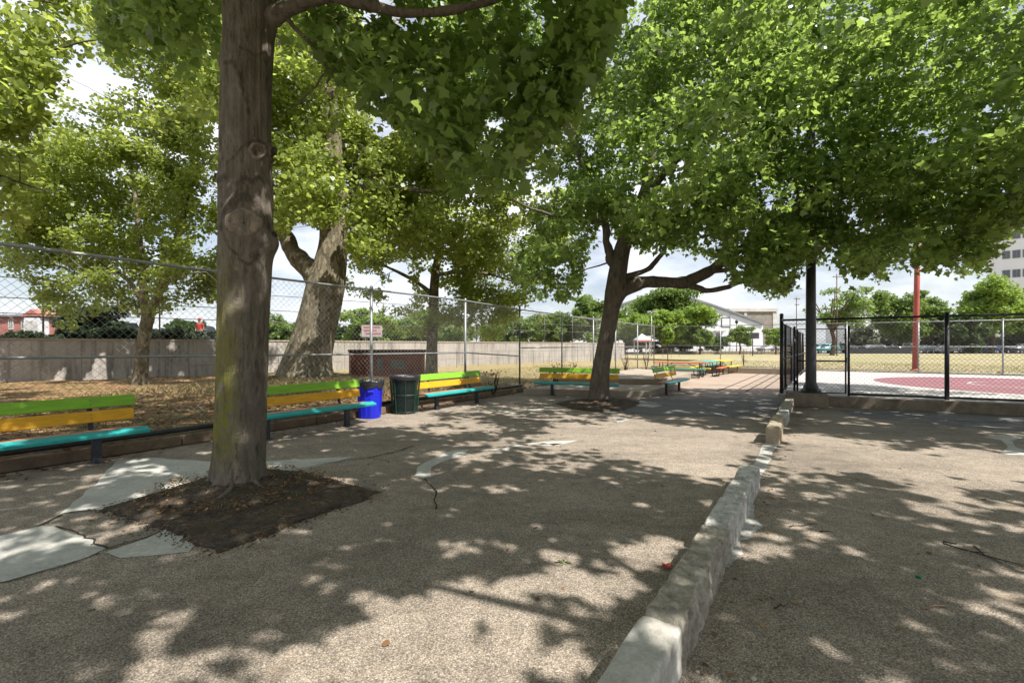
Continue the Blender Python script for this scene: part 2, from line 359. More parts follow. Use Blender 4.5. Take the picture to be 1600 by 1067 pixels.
def bark(name, a, b, dark, moss=None, plates=False, fissure=1.0, spots=False):
    t = NT(name); p = t.pos(False, (9, 9, 3.2)); q = t.pos(False)
    k = t.ramp(t.noise(p, 1.3, 7, .7), [(.35, b), (.62, a)])
    fis = t.ramp(t.noise(t.pos(False, (15, 15, 2.6)), 1.2, 8, .82), [(.40, 1.), (.48, 0.)])
    sc = t.n('ShaderNodeMath', operation='MULTIPLY'); t.l(fis, sc.inputs[0]); sc.inputs[1].default_value = .62 * fissure
    k = t.mix(sc.outputs[0], k, dark)
    if plates:
        q2 = t.pos(False, (1, 1, .45)); s_ = t.n('ShaderNodeSeparateColor')
        w = t.n('ShaderNodeMix'); w.data_type = 'VECTOR'
        nz = t.n('ShaderNodeTexNoise'); nz.inputs['Scale'].default_value = 6; t.l(q2, nz.inputs['Vector'])
        w.inputs[0].default_value = .22; t.l(q2, w.inputs[4]); t.l(nz.outputs['Color'], w.inputs[5])
        vo = t.n('ShaderNodeTexVoronoi'); vo.inputs['Scale'].default_value = 15; t.l(w.outputs[1], vo.inputs['Vector']); t.l(vo.outputs['Color'], s_.inputs[0])
        pl = t.ramp(s_.outputs[1], [(0, (.085, .07, .045)), (.3, (.15, .128, .083)), (.6, (.225, .195, .135)), (.85, (.33, .295, .215))], 'CONSTANT')
        k = t.mix(.7, k, pl)
    if moss:
        sx = t.n('ShaderNodeSeparateXYZ'); t.l(q, sx.inputs[0])
        mr = t.n('ShaderNodeMapRange'); mr.inputs[1].default_value = 3.0; mr.inputs[2].default_value = 1.3; t.l(sx.outputs[2], mr.inputs[0])
        lw = t.n('ShaderNodeMapRange'); lw.inputs[1].default_value = .25; lw.inputs[2].default_value = .6; t.l(sx.outputs[2], lw.inputs[0])
        sd = t.n('ShaderNodeMapRange'); sd.inputs[1].default_value = -2.93; sd.inputs[2].default_value = -3.10; t.l(sx.outputs[0], sd.inputs[0])
        mm = t.n('ShaderNodeMath', operation='MULTIPLY'); t.l(mr.outputs[0], mm.inputs[0]); t.l(sd.outputs[0], mm.inputs[1])
        m2 = t.n('ShaderNodeMath', operation='MULTIPLY'); t.l(mm.outputs[0], m2.inputs[0]); t.l(lw.outputs[0], m2.inputs[1])
        m3 = t.n('ShaderNodeMath', operation='MULTIPLY'); t.l(m2.outputs[0], m3.inputs[0]); t.l(t.ramp(t.noise(q, 6, 7, .75), [(.36, 0.), (.56, .95)]), m3.inputs[1])
        k = t.mix(m3.outputs[0], k, moss)
    if spots:      # folded dark bark round the old pruning cuts, marked on the trunk's own surface
        at_ = t.n('ShaderNodeAttribute'); at_.attribute_name = 'fold'
        m5 = t.n('ShaderNodeMath', operation='MULTIPLY'); t.l(at_.outputs['Fac'], m5.inputs[0]); t.l(t.ramp(t.noise(t.pos(False, (1, 1, .5)), 42, 7, .85), [(.34, .15), (.60, 1.)]), m5.inputs[1])
        k = t.mix(t.ramp(m5.outputs[0], [(.10, 0.), (.65, .62)]), k, dark)
    hb = t.mix(.45, t.noise(t.pos(False, (15, 15, 2.6)), 1.2, 9, .82), t.noise(q, 34, 7, .8))
    t.bump(hb, 1.0, .09)
    return t.col(k, .92, 0, .2)
T1Y = F * EYE / (766 - HOR)
RIDGES = [([(347, 356), (351, 336), (363, 318), (380, 307), (397, 315), (410, 337), (417, 366), (409, 388), (395, 402)], .030, .030), ([(366, 314), (371, 298), (370, 288)], .014, .012), ([(384, 308), (387, 292)], .014, .012), ([(398, 316), (404, 300)], .013, .012), ([(352, 336), (345, 318)], .014, .012),
          ([(350, 366), (357, 384), (370, 398)], .012, .012), ([(372, 404), (388, 414), (398, 404)], .010, .010), ([(412, 345), (424, 372), (420, 392)], .03, .02),
          ([(354, 256), (366, 242), (382, 226), (400, 218), (414, 226)], .014, .02), ([(414, 236), (424, 248), (420, 262)], .02, .02),
          ([(352, 98), (364, 97), (373, 118), (380, 142), (385, 160), (388, 178)], .020, .018), ([(375, -10), (378, 28), (385, 60)], .010, .014), ([(372, 284), (384, 277), (392, 286), (404, 276), (411, 286)], .015, .014), ([(372, 74), (398, 86), (414, 82)], .012, .012),
          ([(403, 566), (406, 592)], .020, -.012), ([(404, 606), (401, 622)], .012, -.008), ([(350, 276), (342, 284)], .03, .02)]
def on_bark(x, y, r=.266):
    """where the picture's ray meets the near trunk"""
    cx = D(float(np.interp(y, [0, 60, 150, 240, 400, 500, 600, 690, 760], [391, 389, 385, 383, 384, 380, 378, 376, 373])), 0, T1Y)[0]
    k = (x - 800) / F; a = k * k + 1; b = -2 * (k * cx + T1Y); c = cx * cx + T1Y * T1Y - r * r; d = max(0., b * b - 4 * a * c)
    Y = (-b - math.sqrt(d)) / (2 * a); return D(x, y, Y)
MAT['bark_maple'] = bark('maple_bark', (.285, .245, .2), (.17, .145, .118), (.065, .052, .041), moss=(.27, .265, .05), spots=True)
MAT['bark_maple2'] = bark('leaning_maple_bark', (.22, .185, .15), (.125, .105, .085), (.03, .024, .02))
MAT['bark_plane'] = bark('plane_bark', (.30, .26, .19), (.16, .135, .09), (.06, .05, .035), plates=True, fissure=.5)
MAT['bark_far'] = bark('far_bark', (.13, .10, .075), (.07, .055, .04), (.03, .024, .018))
MAT['scar'] = M('healed_scar_wood', (.275, .225, .175), (.12, .097, .077), rough=.95, scale=16, bump=.5, local=False)
MAT['scardark'] = M('dark_scar_bark', (.03, .022, .017), (.055, .04, .03), rough=1, scale=9, bump=.8, local=False)
# ================================================================ setting
def struct(name, mb, mat, **kw):
    return mb.build(name, mat, kind='structure', **kw)
b = MB(); b.sheet([(-900, -300, -.08), (900, -300, -.08), (900, 1200, -.08), (-900, 1200, -.08)]); struct('ground', b, MAT['field'])
# court line, wall line
CA = Vector((7.85, 13.25, 0)); CDIR = Vector((.90, -.436, 0)).normalized(); CN = Vector((CDIR.y, -CDIR.x, 0))  # CN points to the camera
CU = Vector((U[0], U[1], 0))
def CP(t, n=0.0, z=0.0):
    p = CA + CDIR * t + CN * n; return (p.x, p.y, z)
# pavement
b = MB(); b.sheet([UV(-16, -8.72), UV(-16, 32), UV(30.3, 32), UV(30.3, -8.72)]); struct('pavement', b, MAT['asphalt'])
# far paving beyond the shade (paler slabs with joints), kept under the court side fence
def band(pts, z): return [(p[0], p[1], z) for p in pts]
b = MB(); b.sheet(band([G(1012, 612), G(1232, 611), UV(30.2, -.9), UV(30.2, -6)], .004)); struct('path', b, MAT['paving'])
b = MB()
for a_, c_ in ((G(1120, 612), UV(30, -2.9)), (G(1165, 612), UV(30, -2.0))):
    a_ = Vector(a_); c_ = Vector(c_); n_ = (c_ - a_).cross(Vector((0, 0, 1))).normalized() * .03
    b.sheet([(p.x, p.y, .008) for p in (a_ - n_, a_ + n_, c_ + n_, c_ - n_)])
for u_ in (17.5, 20.5, 23.5, 26.5):
    a_, c_ = Vector(UV(u_, -1.0)), Vector(UV(u_ + .06, -3.9)); n_ = CU * .02
    b.sheet([(p.x, p.y, .008) for p in (a_ - n_, a_ + n_, c_ + n_, c_ - n_)])
struct('paving_joints', b, MAT['crack'])

def sheet_px(name, polys, mat, z=.004, jit=.0):
    b = MB()
    for poly in polys:
        pts = [Vector(G(x, y, 0)) for x, y in poly]; out = []
        for i, p in enumerate(pts):
            q = pts[(i + 1) % len(pts)]; L = (q - p).length; k = max(1, int(L / .12)) if jit else 1
            nn = (q - p).cross(Vector((0, 0, 1))); nn = nn.normalized() if nn.length else nn
            for j in range(k):
                w = p.lerp(q, j / k)
                if j: w = w + nn * (float(vnoise(w.x * 5, w.y * 5, 3)) - .5) * 2 * jit
                out.append((w.x, w.y, z))
        b.sheet(out)
    o = struct(name, b, mat)
    bm = bmesh.new(); bm.from_mesh(o.data); bmesh.ops.triangulate(bm, faces=bm.faces[:]); bm.to_mesh(o.data); bm.free()
    return o
sheet_px('concrete_patch', [
    [(92, 804), (154, 751), (184, 719), (240, 715), (329, 721), (410, 721), (470, 718), (559, 713), (471, 735), (425, 745), (316, 757), (154, 797)],
    [(-260, 880), (-120, 850), (0, 837), (62, 822), (87, 823), (132, 837), (165, 857), (134, 872), (72, 890), (0, 911), (-260, 985)],
    [(165, 863), (237, 837), (258, 827), (307, 849), (295, 862), (240, 868), (188, 872)]], MAT['patch'], .004, .03)
sheet_px('patch_seam', [
    [(648, 744), (652, 730), (672, 719), (706, 704), (733, 702), (726, 711), (690, 722), (674, 730), (674, 745), (660, 748)],
    [(733, 704.5), (786, 701), (800, 696), (850, 690), (905, 688), (868, 697), (850, 692), (806, 698), (792, 704)],
    [(780, 694), (830, 695), (880, 693), (860, 697)],
    [(1534, 683), (1560, 680), (1640, 682), (1600, 684), (1580, 689), (1590, 700), (1640, 712), (1575, 711), (1562, 708), (1575, 700), (1565, 688)],
    [(760, 640), (800, 643), (860, 637), (900, 635), (850, 640), (800, 646)],
    [(985, 628), (1035, 634), (1020, 637), (978, 632)], [(955, 652), (985, 656), (965, 661)]], MAT['patch'], .005, .015)
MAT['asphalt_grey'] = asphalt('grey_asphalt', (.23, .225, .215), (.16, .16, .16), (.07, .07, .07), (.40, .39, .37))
sheet_px('grey_asphalt_sheet', [[(1300, 639), (1420, 641), (1620, 645), (1900, 652), (1900, 690), (1620, 676), (1480, 664), (1360, 654)], [(905, 633), (1020, 622), (1225, 621), (1222, 640), (1180, 652), (1050, 650), (940, 645)]], MAT['asphalt_grey'], .003, .12)  # darker grey sheets over the pavement, by the court and the kerb row
def crack(pts, w):
    P = [Vector(G(x, y)) for x, y in pts]; Q = []
    for a_, c_ in zip(P, P[1:]):
        k = max(2, int((c_ - a_).length / .05))
        for j in range(k):
            q = a_.lerp(c_, j / k); n_ = (c_ - a_).cross(Vector((0, 0, 1))).normalized()
            Q.append((q + n_ * (float(fbm(q.x * 9, q.y * 9, 5)) - .5) * .07, n_, w * (.5 + float(vnoise(q.x * 14, q.y * 14, 8)))))
    b = MB()
    vs = []; 
    for q, n_, ww in Q: vs += [(q.x + n_.x * ww, q.y + n_.y * ww, .009), (q.x - n_.x * ww, q.y - n_.y * ww, .009)]
    b.add(vs, [(2 * i, 2 * i + 1, 2 * i + 3, 2 * i + 2) for i in range(len(Q) - 1)])
    return b
cb = MB()
for pts, w in (([(664, 748), (672, 756), (682, 768), (680, 782), (684, 800)], .008), ([(575, 716), (610, 708), (650, 696)], .012), ([(430, 742), (520, 722), (575, 716), (610, 720)], .006),
               ([(60, 823), (100, 802), (154, 797)], .012), ([(165, 858), (225, 842), (258, 827)], .008), ([(165, 858), (130, 836), (80, 822)], .008), ([(0, 912), (90, 888), (165, 860)], .008),
               ([(1235, 824), (1260, 820), (1285, 819)], .006), ([(1520, 853), (1540, 870), (1570, 885), (1640, 892)], .006), ([(1430, 652), (1500, 658), (1560, 660), (1640, 660)], .018),
               ([(1040, 606), (1120, 625), (1200, 632)], .012)):
    t_ = crack(pts, w); cb.add(t_.v, t_.f)
struct('pavement_cracks', cb, MAT['crack'])

# soil pits
def pit(name, poly, h, c, seed):
    pts = [Vector(G(x, y)) for x, y in poly]; bm = bmesh.new()
    b = MB(); b.sheet([(p.x, p.y, .003) for p in pts]); me = bpy.data.meshes.new(name)
    me.from_pydata(b.v, [], b.f); bm.from_mesh(me); bmesh.ops.triangulate(bm, faces=bm.faces[:])
    for _ in range(6):
        lng = [e for e in bm.edges if e.calc_length() > .055]
        if not lng: break
        bmesh.ops.subdivide_edges(bm, edges=lng, cuts=1); bmesh.ops.triangulate(bm, faces=[f for f in bm.faces if len(f.verts) > 3])
    bd = {v for e in bm.edges if e.is_boundary for v in e.verts}
    for v in bm.verts:
        n = float(fbm(v.co.x * 5, v.co.y * 5, seed, 4)); r = (Vector((v.co.x, v.co.y)) - Vector(c[:2])).length
        if v in bd:
            v.co.x += (float(fbm(v.co.x * 9, v.co.y * 9, seed, 4)) - .5) * .13; v.co.y += (float(fbm(v.co.x * 9, v.co.y * 9, seed + 1, 4)) - .5) * .13; v.co.z = .0085
        else: v.co.z = .012 + .018 * n + .022 * float(fbm(v.co.x * 21, v.co.y * 21, seed + 4, 3)) + h * math.exp(-(r / .55) ** 2)
    bm.to_mesh(me); bm.free(); me.polygons.foreach_set('use_smooth', [True] * len(me.polygons))
    o = bpy.data.objects.new(name, me); COL.objects.link(o); me.materials.append(MAT['soil']); o['kind'] = 'structure'
    return o
T1 = Vector(G(372, 766)); T2 = Vector(G(941, 629))
pit('tree_pit', [(160, 796), (240, 776), (320, 757), (425, 740), (470, 742), (520, 752), (592, 770), (545, 790), (480, 812), (420, 838), (345, 862), (300, 848), (250, 826), (205, 812)], .16, T1, 3)
pit('tree_pit', [(868, 631), (900, 625), (940, 622), (985, 625), (1000, 631), (975, 641), (935, 644), (895, 639)], .10, T2, 9)

# brown kerb under the left fence
b = MB()
for i in range(16):
    u0 = -9 + i * 2.44; b.box(((UV(u0 + 1.21, -8.93))[0], (UV(u0 + 1.21, -8.93))[1], .08), (2.425, .34, .16), YAW, bev=.015)
struct('kerb', b, MAT['kerb_brown'])
# verge with a mound under the old plane tree
MND = Vector((-7.1, 16.2, 0))
def vh(x, y):
    d2 = (x - MND.x) ** 2 + (y - MND.y) ** 2
    return .13 + .42 * np.exp(-d2 / (2 * 2.3 ** 2)) + .09 * (fbm(np.asarray(x) * .9, np.asarray(y) * .9, 2) - .5) 
nu, nv = 230, 110
uu = np.linspace(-14, 80, nu); vv = -9.08 - (np.linspace(0, 1, nv) ** 1.4) * 32
gu, gv = np.meshgrid(uu, vv, indexing='ij'); X = gu * U[0] + gv * V[0]; Y = gu * U[1] + gv * V[1]
Z = vh(X, Y)
idx = np.arange(nu * nv).reshape(nu, nv)
fc = np.stack([idx[:-1, :-1], idx[1:, :-1], idx[1:, 1:], idx[:-1, 1:]], -1).reshape(-1, 4)[:, ::-1]
tag(mesh_np('verge', np.stack([X, Y, Z], -1).reshape(-1, 3), 4, MAT['verge'], smooth=True, faces=fc), kind='structure')
# field behind the back fence
b = MB(); b.prism([UV(30.32, -9.3)[:2], UV(30.32, 34)[:2], (140, 76), (-4, 76), UV(45, -9.3)[:2]], -.05, .30); struct('field', b, MAT['field'])
b = MB(); b.prism([UV(30.05, -9.2)[:2], UV(30.05, -.6)[:2], UV(30.31, -.6)[:2], UV(30.31, -9.2)[:2]], 0, .33); struct('field_kerb', b, MAT['slab'])
b = MB(); b.sheet([(-30, 76.05, .29), (190, 76.05, .29), (190, 92, .29), (-30, 92, .29)]); struct('road', b, MAT['road'])
b = MB(); b.sheet([(-60, 92.05, .35), (230, 92.05, .35), (230, 125, .35), (-60, 125, .35)]); struct('pavement', b, MAT['farwalk'])
# court
tt = [0, 24]
b = MB(); b.prism([CP(-.12, .26)[:2], CP(26, .26)[:2], (CP(26)[0] + U[0] * 22, CP(26)[1] + U[1] * 22), UV(30.0, -.62)[:2]], .0, .262); struct('court', b, MAT['court_white'])
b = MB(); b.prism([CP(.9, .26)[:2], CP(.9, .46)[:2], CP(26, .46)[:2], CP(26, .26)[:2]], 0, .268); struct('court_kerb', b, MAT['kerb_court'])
cc = Vector((18.2, 15.6)); 
b = MB(); b.sheet([(cc.x + 4.55 * math.cos(a), cc.y + 4.55 * math.sin(a), .267) for a in np.linspace(0, 2 * math.pi, 73)[:-1]]); struct('court_circle', b, MAT['court_red'])
b = MB()
def ring(c, r, a0, a1, w=.05, z=.272):
    A = np.linspace(a0, a1, 40)
    vs = [(c.x + q * math.cos(a), c.y + q * math.sin(a), z) for a in A for q in (r - w, r + w)]
    b.add(vs, [(2 * i, 2 * i + 1, 2 * i + 3, 2 * i + 2) for i in range(39)])
def line(p, q, w=.05, z=.272):
    p, q = Vector(p), Vector(q); n = (q - p).normalized(); n = Vector((-n.y, n.x)) * w
    b.sheet([(p.x - n.x, p.y - n.y, z), (q.x - n.x, q.y - n.y, z), (q.x + n.x, q.y + n.y, z), (p.x + n.x, p.y + n.y, z)])
ring(cc, 1.8, R(90), R(300)); c2 = Vector((CDIR.x, CDIR.y)); n2 = Vector((CN.x, CN.y))
line(cc - c2 * 1.2 + n2 * 1.2, cc + c2 * 9 + n2 * 1.2); line(cc - c2 * .4 - n2 * 2.2, cc + c2 * 9 - n2 * 2.2)
struct('court_lines', b, MAT['line_white'])
# raised slabs behind the fourth bench
A_, B_ = Vector(G(818, 616)), Vector(G(1013, 621))
w1 = CU * 5.3
b = MB(); b.prism([A_[:2], B_[:2], (B_ + w1)[:2], (A_ + CU * 12)[:2]], 0, .19); struct('concrete_slab', b, MAT['slab'])
C_, E_ = Vector(G(872, 600, .19)), Vector(G(1034, 601, .19))
b = MB(); b.prism([C_[:2], E_[:2], (E_ + CU * 4.6)[:2], (C_ + CU * 9)[:2]], .185, .40); struct('concrete_step', b, MAT['slab'])

# ================================================================ kerb blocks of the dividing row
def block(u0, u1, w, h, mat, label, seed, ero=.03, v0=-.67, lean=0.0):
    c = UV((u0 + u1) / 2, v0); o_ = thing  # one mesh, local frame along u
    nx, ny, nz = max(8, int((u1 - u0) / .035)), 9, 10
    bm = bmesh.new(); bmesh.ops.create_cube(bm, size=1.0)
    for q in bm.verts: q.co = Vector((q.co.x * (u1 - u0), q.co.y * w, (q.co.z + .5) * h))
    bmesh.ops.bevel(bm, geom=[e for e in bm.edges if max(v.co.z for v in e.verts) > h * .9], offset=.012, segments=1, affect='EDGES')
    for _ in range(6):
        lng = [e for e in bm.edges if e.calc_length() > .032]
        if not lng: break
        bmesh.ops.subdivide_edges(bm, edges=lng, cuts=1, use_grid_fill=True)
    bmesh.ops.triangulate(bm, faces=[f for f in bm.faces if len(f.verts) > 4])
    L = u1 - u0
    for q in bm.verts:
        x, y, z = q.co; n = float(fbm(x * 4 + seed * 7, z * 5 + y * 4, seed, 4)) - .5; m = float(fbm(x * 17 + seed, (z + y) * 17 + y * 9, seed + 5, 4)) - .5
        top = max(0, (z - h * .45) / (h * .55))
        q.co.y += (-1 if y > 0 else 1) * (abs(n) * ero * .8 * top + m * ero * .9) * (abs(y) / (w / 2))
        q.co.z += (n * ero * .45 + m * ero * .9 - max(0, float(vnoise(x * 6 + seed, y * 9, seed + 3)) - .72) * ero * 1.4) * top * (1 if z > .02 else 0)
        end = max(0, 1 - (L / 2 - abs(x)) / .10); q.co.z -= end * end * ero * (1.2 + 1.6 * n) * top
        # vertical runnels on the side faces
        q.co.y += (-1 if y > 0 else 1) * max(0, float(vnoise(x * 9 + seed, 0.5, seed + 2)) - .55) * ero * 1.2 * (abs(y) / (w / 2))
    me = bpy.data.meshes.new('kerb_block'); bm.to_mesh(me); bm.free(); me.polygons.foreach_set('use_smooth', [ero < .015] * len(me.polygons))
    o = bpy.data.objects.new('kerb_block', me); COL.objects.link(o); me.materials.append(mat)
    o.location = c; o.rotation_euler = (0, lean, YAW)
    return tag(o, label, 'kerb block', 'kerb blocks in the dividing row')
block(.2, 2.36, .205, .262, MAT['kerb_pale'], 'smooth pale concrete kerb block at the bottom edge, nearest of the row', 1, .012)
block(2.37, 3.86, .20, .255, MAT['kerb_old'], 'brown crumbling kerb block right behind the smooth pale one', 2, .045)
block(3.87, 4.62, .195, .262, MAT['kerb_white'], 'whitish streaked kerb block with white spill on the ground beside it', 3, .03)
block(4.63, 5.32, .19, .258, MAT['kerb_white'], 'grey white kerb block second from the gap in the row', 4, .027)
block(5.33, 6.02, .19, .262, MAT['kerb_white'], 'grey kerb block ending at the gap with the flat white strip', 5, .024)
block(8.75, 9.62, .21, .28, MAT['kerb_tan'], 'square tan kerb block first beyond the gap in the row', 6, .014, -.655)
block(9.72, 10.68, .19, .255, MAT['kerb_tan'], 'tan kerb block second beyond the gap in the row', 7, .02, -.69)
block(10.80, 11.92, .20, .23, MAT['kerb_white'], 'whitish kerb block third beyond the gap in the row', 8, .022, -.66)
block(12.03, 13.25, .185, .25, MAT['kerb_old'], 'grey brown kerb block second from the fence corner post', 9, .025, -.685)
block(13.36, 14.75, .19, .24, MAT['kerb_old'], 'darker kerb block ending at the black fence corner post', 10, .025)
b = MB(); pts = []
for u_ in np.linspace(6.03, 8.74, 20): pts.append(UV(u_, -.765 + .05 * (float(vnoise(u_ * 4, 1, 3)) - .5), .006))
for u_ in np.linspace(8.74, 6.03, 20): pts.append(UV(u_, -.585 + .05 * (float(vnoise(u_ * 4, 5, 3)) - .5), .006))
b.sheet(pts); struct('white_strip', b, MAT['line_white'])
b = MB()
def blob(c, r, seed, z=.006, st=1.0):
    b.sheet([(c[0] + r * (1 + .45 * (float(vnoise(3 * math.cos(a) + 9, 3 * math.sin(a) + seed, seed)) - .5) * 2) * math.cos(a) * st, c[1] + r * (1 + .45 * (float(vnoise(3 * math.cos(a) + 9, 3 * math.sin(a) + seed, seed)) - .5) * 2) * math.sin(a), z) for a in np.linspace(0, 6.283, 29)[:-1]])
g0 = np.random.default_rng(4); pl = []
for u_ in np.linspace(3.7, 5.3, 60): pl.append(UV(u_, -.60, .006))
for u_ in np.linspace(5.3, 3.7, 60): pl.append(UV(u_, -.555 + .17 * max(0, float(fbm(u_ * 4, 2, 5, 4)) - .35) * math.sin((u_ - 3.7) / 1.6 * math.pi) * 2, .006))
b.sheet(pl)
o_ = struct('mortar_spill', b, MAT['kerb_white'])
bm = bmesh.new(); bm.from_mesh(o_.data); bmesh.ops.triangulate(bm, faces=bm.faces[:]); bm.to_mesh(o_.data); bm.free()
# ================================================================ benches
def make_bench(L, name='park_bench'):
    """length along x, back towards +y; returns the root at the origin"""
    t = thing(name, None, None)
    def plank(nm, y, z, w, th, rx, mat, dx=0.0, end=0.0):
        b = MB(); b.box((dx, y, z), (L + end, w, th), rx=rx, bev=.012); return b.build(nm, mat, t, smooth=False)
    plank('seat_plank', -.20, .418, .15, .05, R(16), MAT['p_teal'])
    plank('seat_plank', .02, .428, .25, .042, R(-3), MAT['p_salmon'], 0, -.06)
    plank('back_plank', .225, .625, .165, .042, R(78), MAT['p_yellow'], 0, -.12)
    plank('back_plank', .275, .825, .165, .042, R(74), MAT['p_green'], 0, -.06)
    prof = [(-.27, .385), (-.1, .385), (.10, .39), (.20, .42), (.245, .5), (.265, .62), (.30, .76), (.325, .90)]
    for sx in (-1, 1):
        x = sx * (L / 2 - .55)
        b = MB(); b.box((x, -.02, .19), (.10, .075, .38), bev=.008); b.box((x, -.02, .006), (.16, .14, .012)); b.build('leg', MAT['bench_metal'], t)
        b = MB(); n = len(prof)
        vs = []
        for y, z in prof: vs += [(x - .03, y, z), (x + .03, y, z)]
        for i in range(n):
            a = prof[max(0, i - 1)]; c = prof[min(n - 1, i + 1)]; d = Vector((0, c[0] - a[0], c[1] - a[1])).normalized(); nn = Vector((0, d.z, -d.y)) * .014
            vs += [(x - .03, prof[i][0] + nn.y, prof[i][1] + nn.z), (x + .03, prof[i][0] + nn.y, prof[i][1] + nn.z)]
        fs = []
        for i in range(n - 1):
            p, q = 2 * i, 2 * n + 2 * i
            fs += [(p, p + 1, p + 3, p + 2), (q, q + 2, q + 3, q + 1), (p, p + 2, q + 2, q), (p + 1, q + 1, q + 3, p + 3)]
        fs += [(0, 2 * n, 2 * n + 1, 1), (2 * n - 2, 2 * n - 1, 4 * n - 1, 4 * n - 2)]
        b.add(vs, fs)
        for z, y in ((.60, .2), (.66, .215), (.80, .246), (.86, .262)):   # bolt heads on the front of the back planks
            b.lathe((x, y, z), [(.001, -.004), (.009, -.004), (.009, .004), (.001, .004)], 8)
        b.build('support_frame', MAT['bench_metal'], t)
    return t
def put(o, u, v, label, group, rz=YAW, z=0.0, cat='bench'):
    p = UV(u, v, z); o.location = p; o.rotation_euler = (0, 0, rz); tag(o, label, cat, group); return o
BG = 'painted benches around the yard'
b0 = make_bench(2.75)
bs = [b0] + [copy_tree(b0) for _ in range(4)]
put(bs[0], 2.58 - 1.375, -8.46, 'green, yellow and turquoise bench cut off by the left picture edge', BG)
put(bs[1], 6.42 - 1.375, -8.1, 'green, yellow and turquoise bench half hidden behind the thick tree trunk, touching the blue bin', BG)
put(bs[2], 10.85 - 1.375, -8.22, 'green, yellow and turquoise bench right of the dark green wire bin', BG)
bench4 = bs[3]; l4, r4 = Vector(G(853, 617)), Vector(G(952, 620.5)); m4 = (l4 + r4) / 2; d4 = (r4 - l4)
bench4.location = (m4.x, m4.y, 0); bench4.rotation_euler = (0, 0, math.atan2(d4.y, d4.x))
tag(bench4, 'green, yellow and turquoise bench facing the camera behind the leaning tree', 'bench', BG)
put(bs[4], 15.0 + 1.375, -4.28, 'bench seen end-on with its curved black frame, on the edge of the raised slab', BG)

# ================================================================ bins
bx, by, _ = G(578, 652)
t = thing('recycling_bin', 'blue plastic bin lined with a black bag beside the second bench', 'bin', (bx, by, 0))
def ribbed(nm, mat, prof, n, amp, k, parent, sq=.0):
    vs = []; 
    for r, z in prof:
        for j in range(n):
            a = 2 * math.pi * j / n; rr = r * (1 + amp * (1 if math.sin(a * k) > .35 else 0)) * (1 + sq * (math.cos(4 * a)) * -1)
            vs.append((rr * math.cos(a), rr * math.sin(a), z))
    m = len(prof); fs = [(i * n + j, i * n + (j + 1) % n, (i + 1) * n + (j + 1) % n, (i + 1) * n + j) for i in range(m - 1) for j in range(n)]
    fs += [tuple(range(n - 1, -1, -1))]
    b = MB(); b.add(vs, fs); return b.build(nm, mat, parent)
ribbed('bin_body', MAT['bluebin'], [(.235, .0), (.24, .02), (.255, .25), (.27, .5), (.285, .72), (.29, .74), (.275, .74), (.26, .3)], 120, .022, 14, t, .035)
for a in (R(-70), R(110)):
    b = MB(); b.box((.295 * math.cos(a), .295 * math.sin(a), .62), (.04, .14, .05), a, bev=.012); b.build('handle', MAT['bluebin'], t)
b = MB(); n = 60; vs = []
prof = [(.20, .60), (.26, .83), (.285, .86), (.315, .87), (.325, .84), (.322, .79), (.318, .75)]
for i, (r, z) in enumerate(prof):
    for j in range(n):
        a = 2 * math.pi * j / n; w = float(fbm(4 * math.cos(a) + 5, 4 * math.sin(a) + i * .35, 4)) - .5
        low = .12 * (float(vnoise(2.2 * math.cos(a) + 3, 2.2 * math.sin(a), 9)) - .3) if i >= 5 else 0
        vs.append(((r + w * .035) * math.cos(a), (r + w * .035) * math.sin(a), z + w * .05 - low))
b.add(vs, [(i * n + j, i * n + (j + 1) % n, (i + 1) * n + (j + 1) % n, (i + 1) * n + j) for i in range(len(prof) - 1) for j in range(n)])
b.build('bin_bag', MAT['bag'], t, smooth=True)
bx, by, _ = G(633, 645)
t = thing('litter_bin', 'dark green wire mesh litter bin with black liner between the blue bin and a bench', 'bin', (bx, by, 0))
pr = lambda z: .285 + .075 * z / .93
b = MB(); n = 44
for k in range(n):
    for s_ in (1, -1):
        pts = [(pr(z) * math.cos(2 * math.pi * k / n + s_ * z * 1.1), pr(z) * math.sin(2 * math.pi * k / n + s_ * z * 1.1), z) for z in np.linspace(.04, .86, 7)]
        b.tube(pts, .0038, 3, False)
b.build('mesh_side', MAT['greenmesh'], t)
for k in range(8):
    a = 2 * math.pi * k / 8 + .25; b = MB()
    b.tube([((pr(z) + .008) * math.cos(a), (pr(z) + .008) * math.sin(a), z) for z in (0.0, .45, .88)], .013, 6); b.build('strap', MAT['greenmesh'], t)
for z in (.05, .46):
    b = MB(); b.tube([(pr(z) * math.cos(a), pr(z) * math.sin(a), z) for a in np.linspace(0, 2 * math.pi, 41)], .012, 6, False); b.build('hoop', MAT['greenmesh'], t)
b = MB(); b.lathe((0, 0, 0), [(.24, .06), (.262, .3), (.29, .6), (.325, .88), (.36, .92), (.375, .93), (.38, .90), (.375, .82), (.368, .81), (.35, .86), (.31, .84)], 48, False); b.build('liner', MAT['bag'], t, smooth=True)

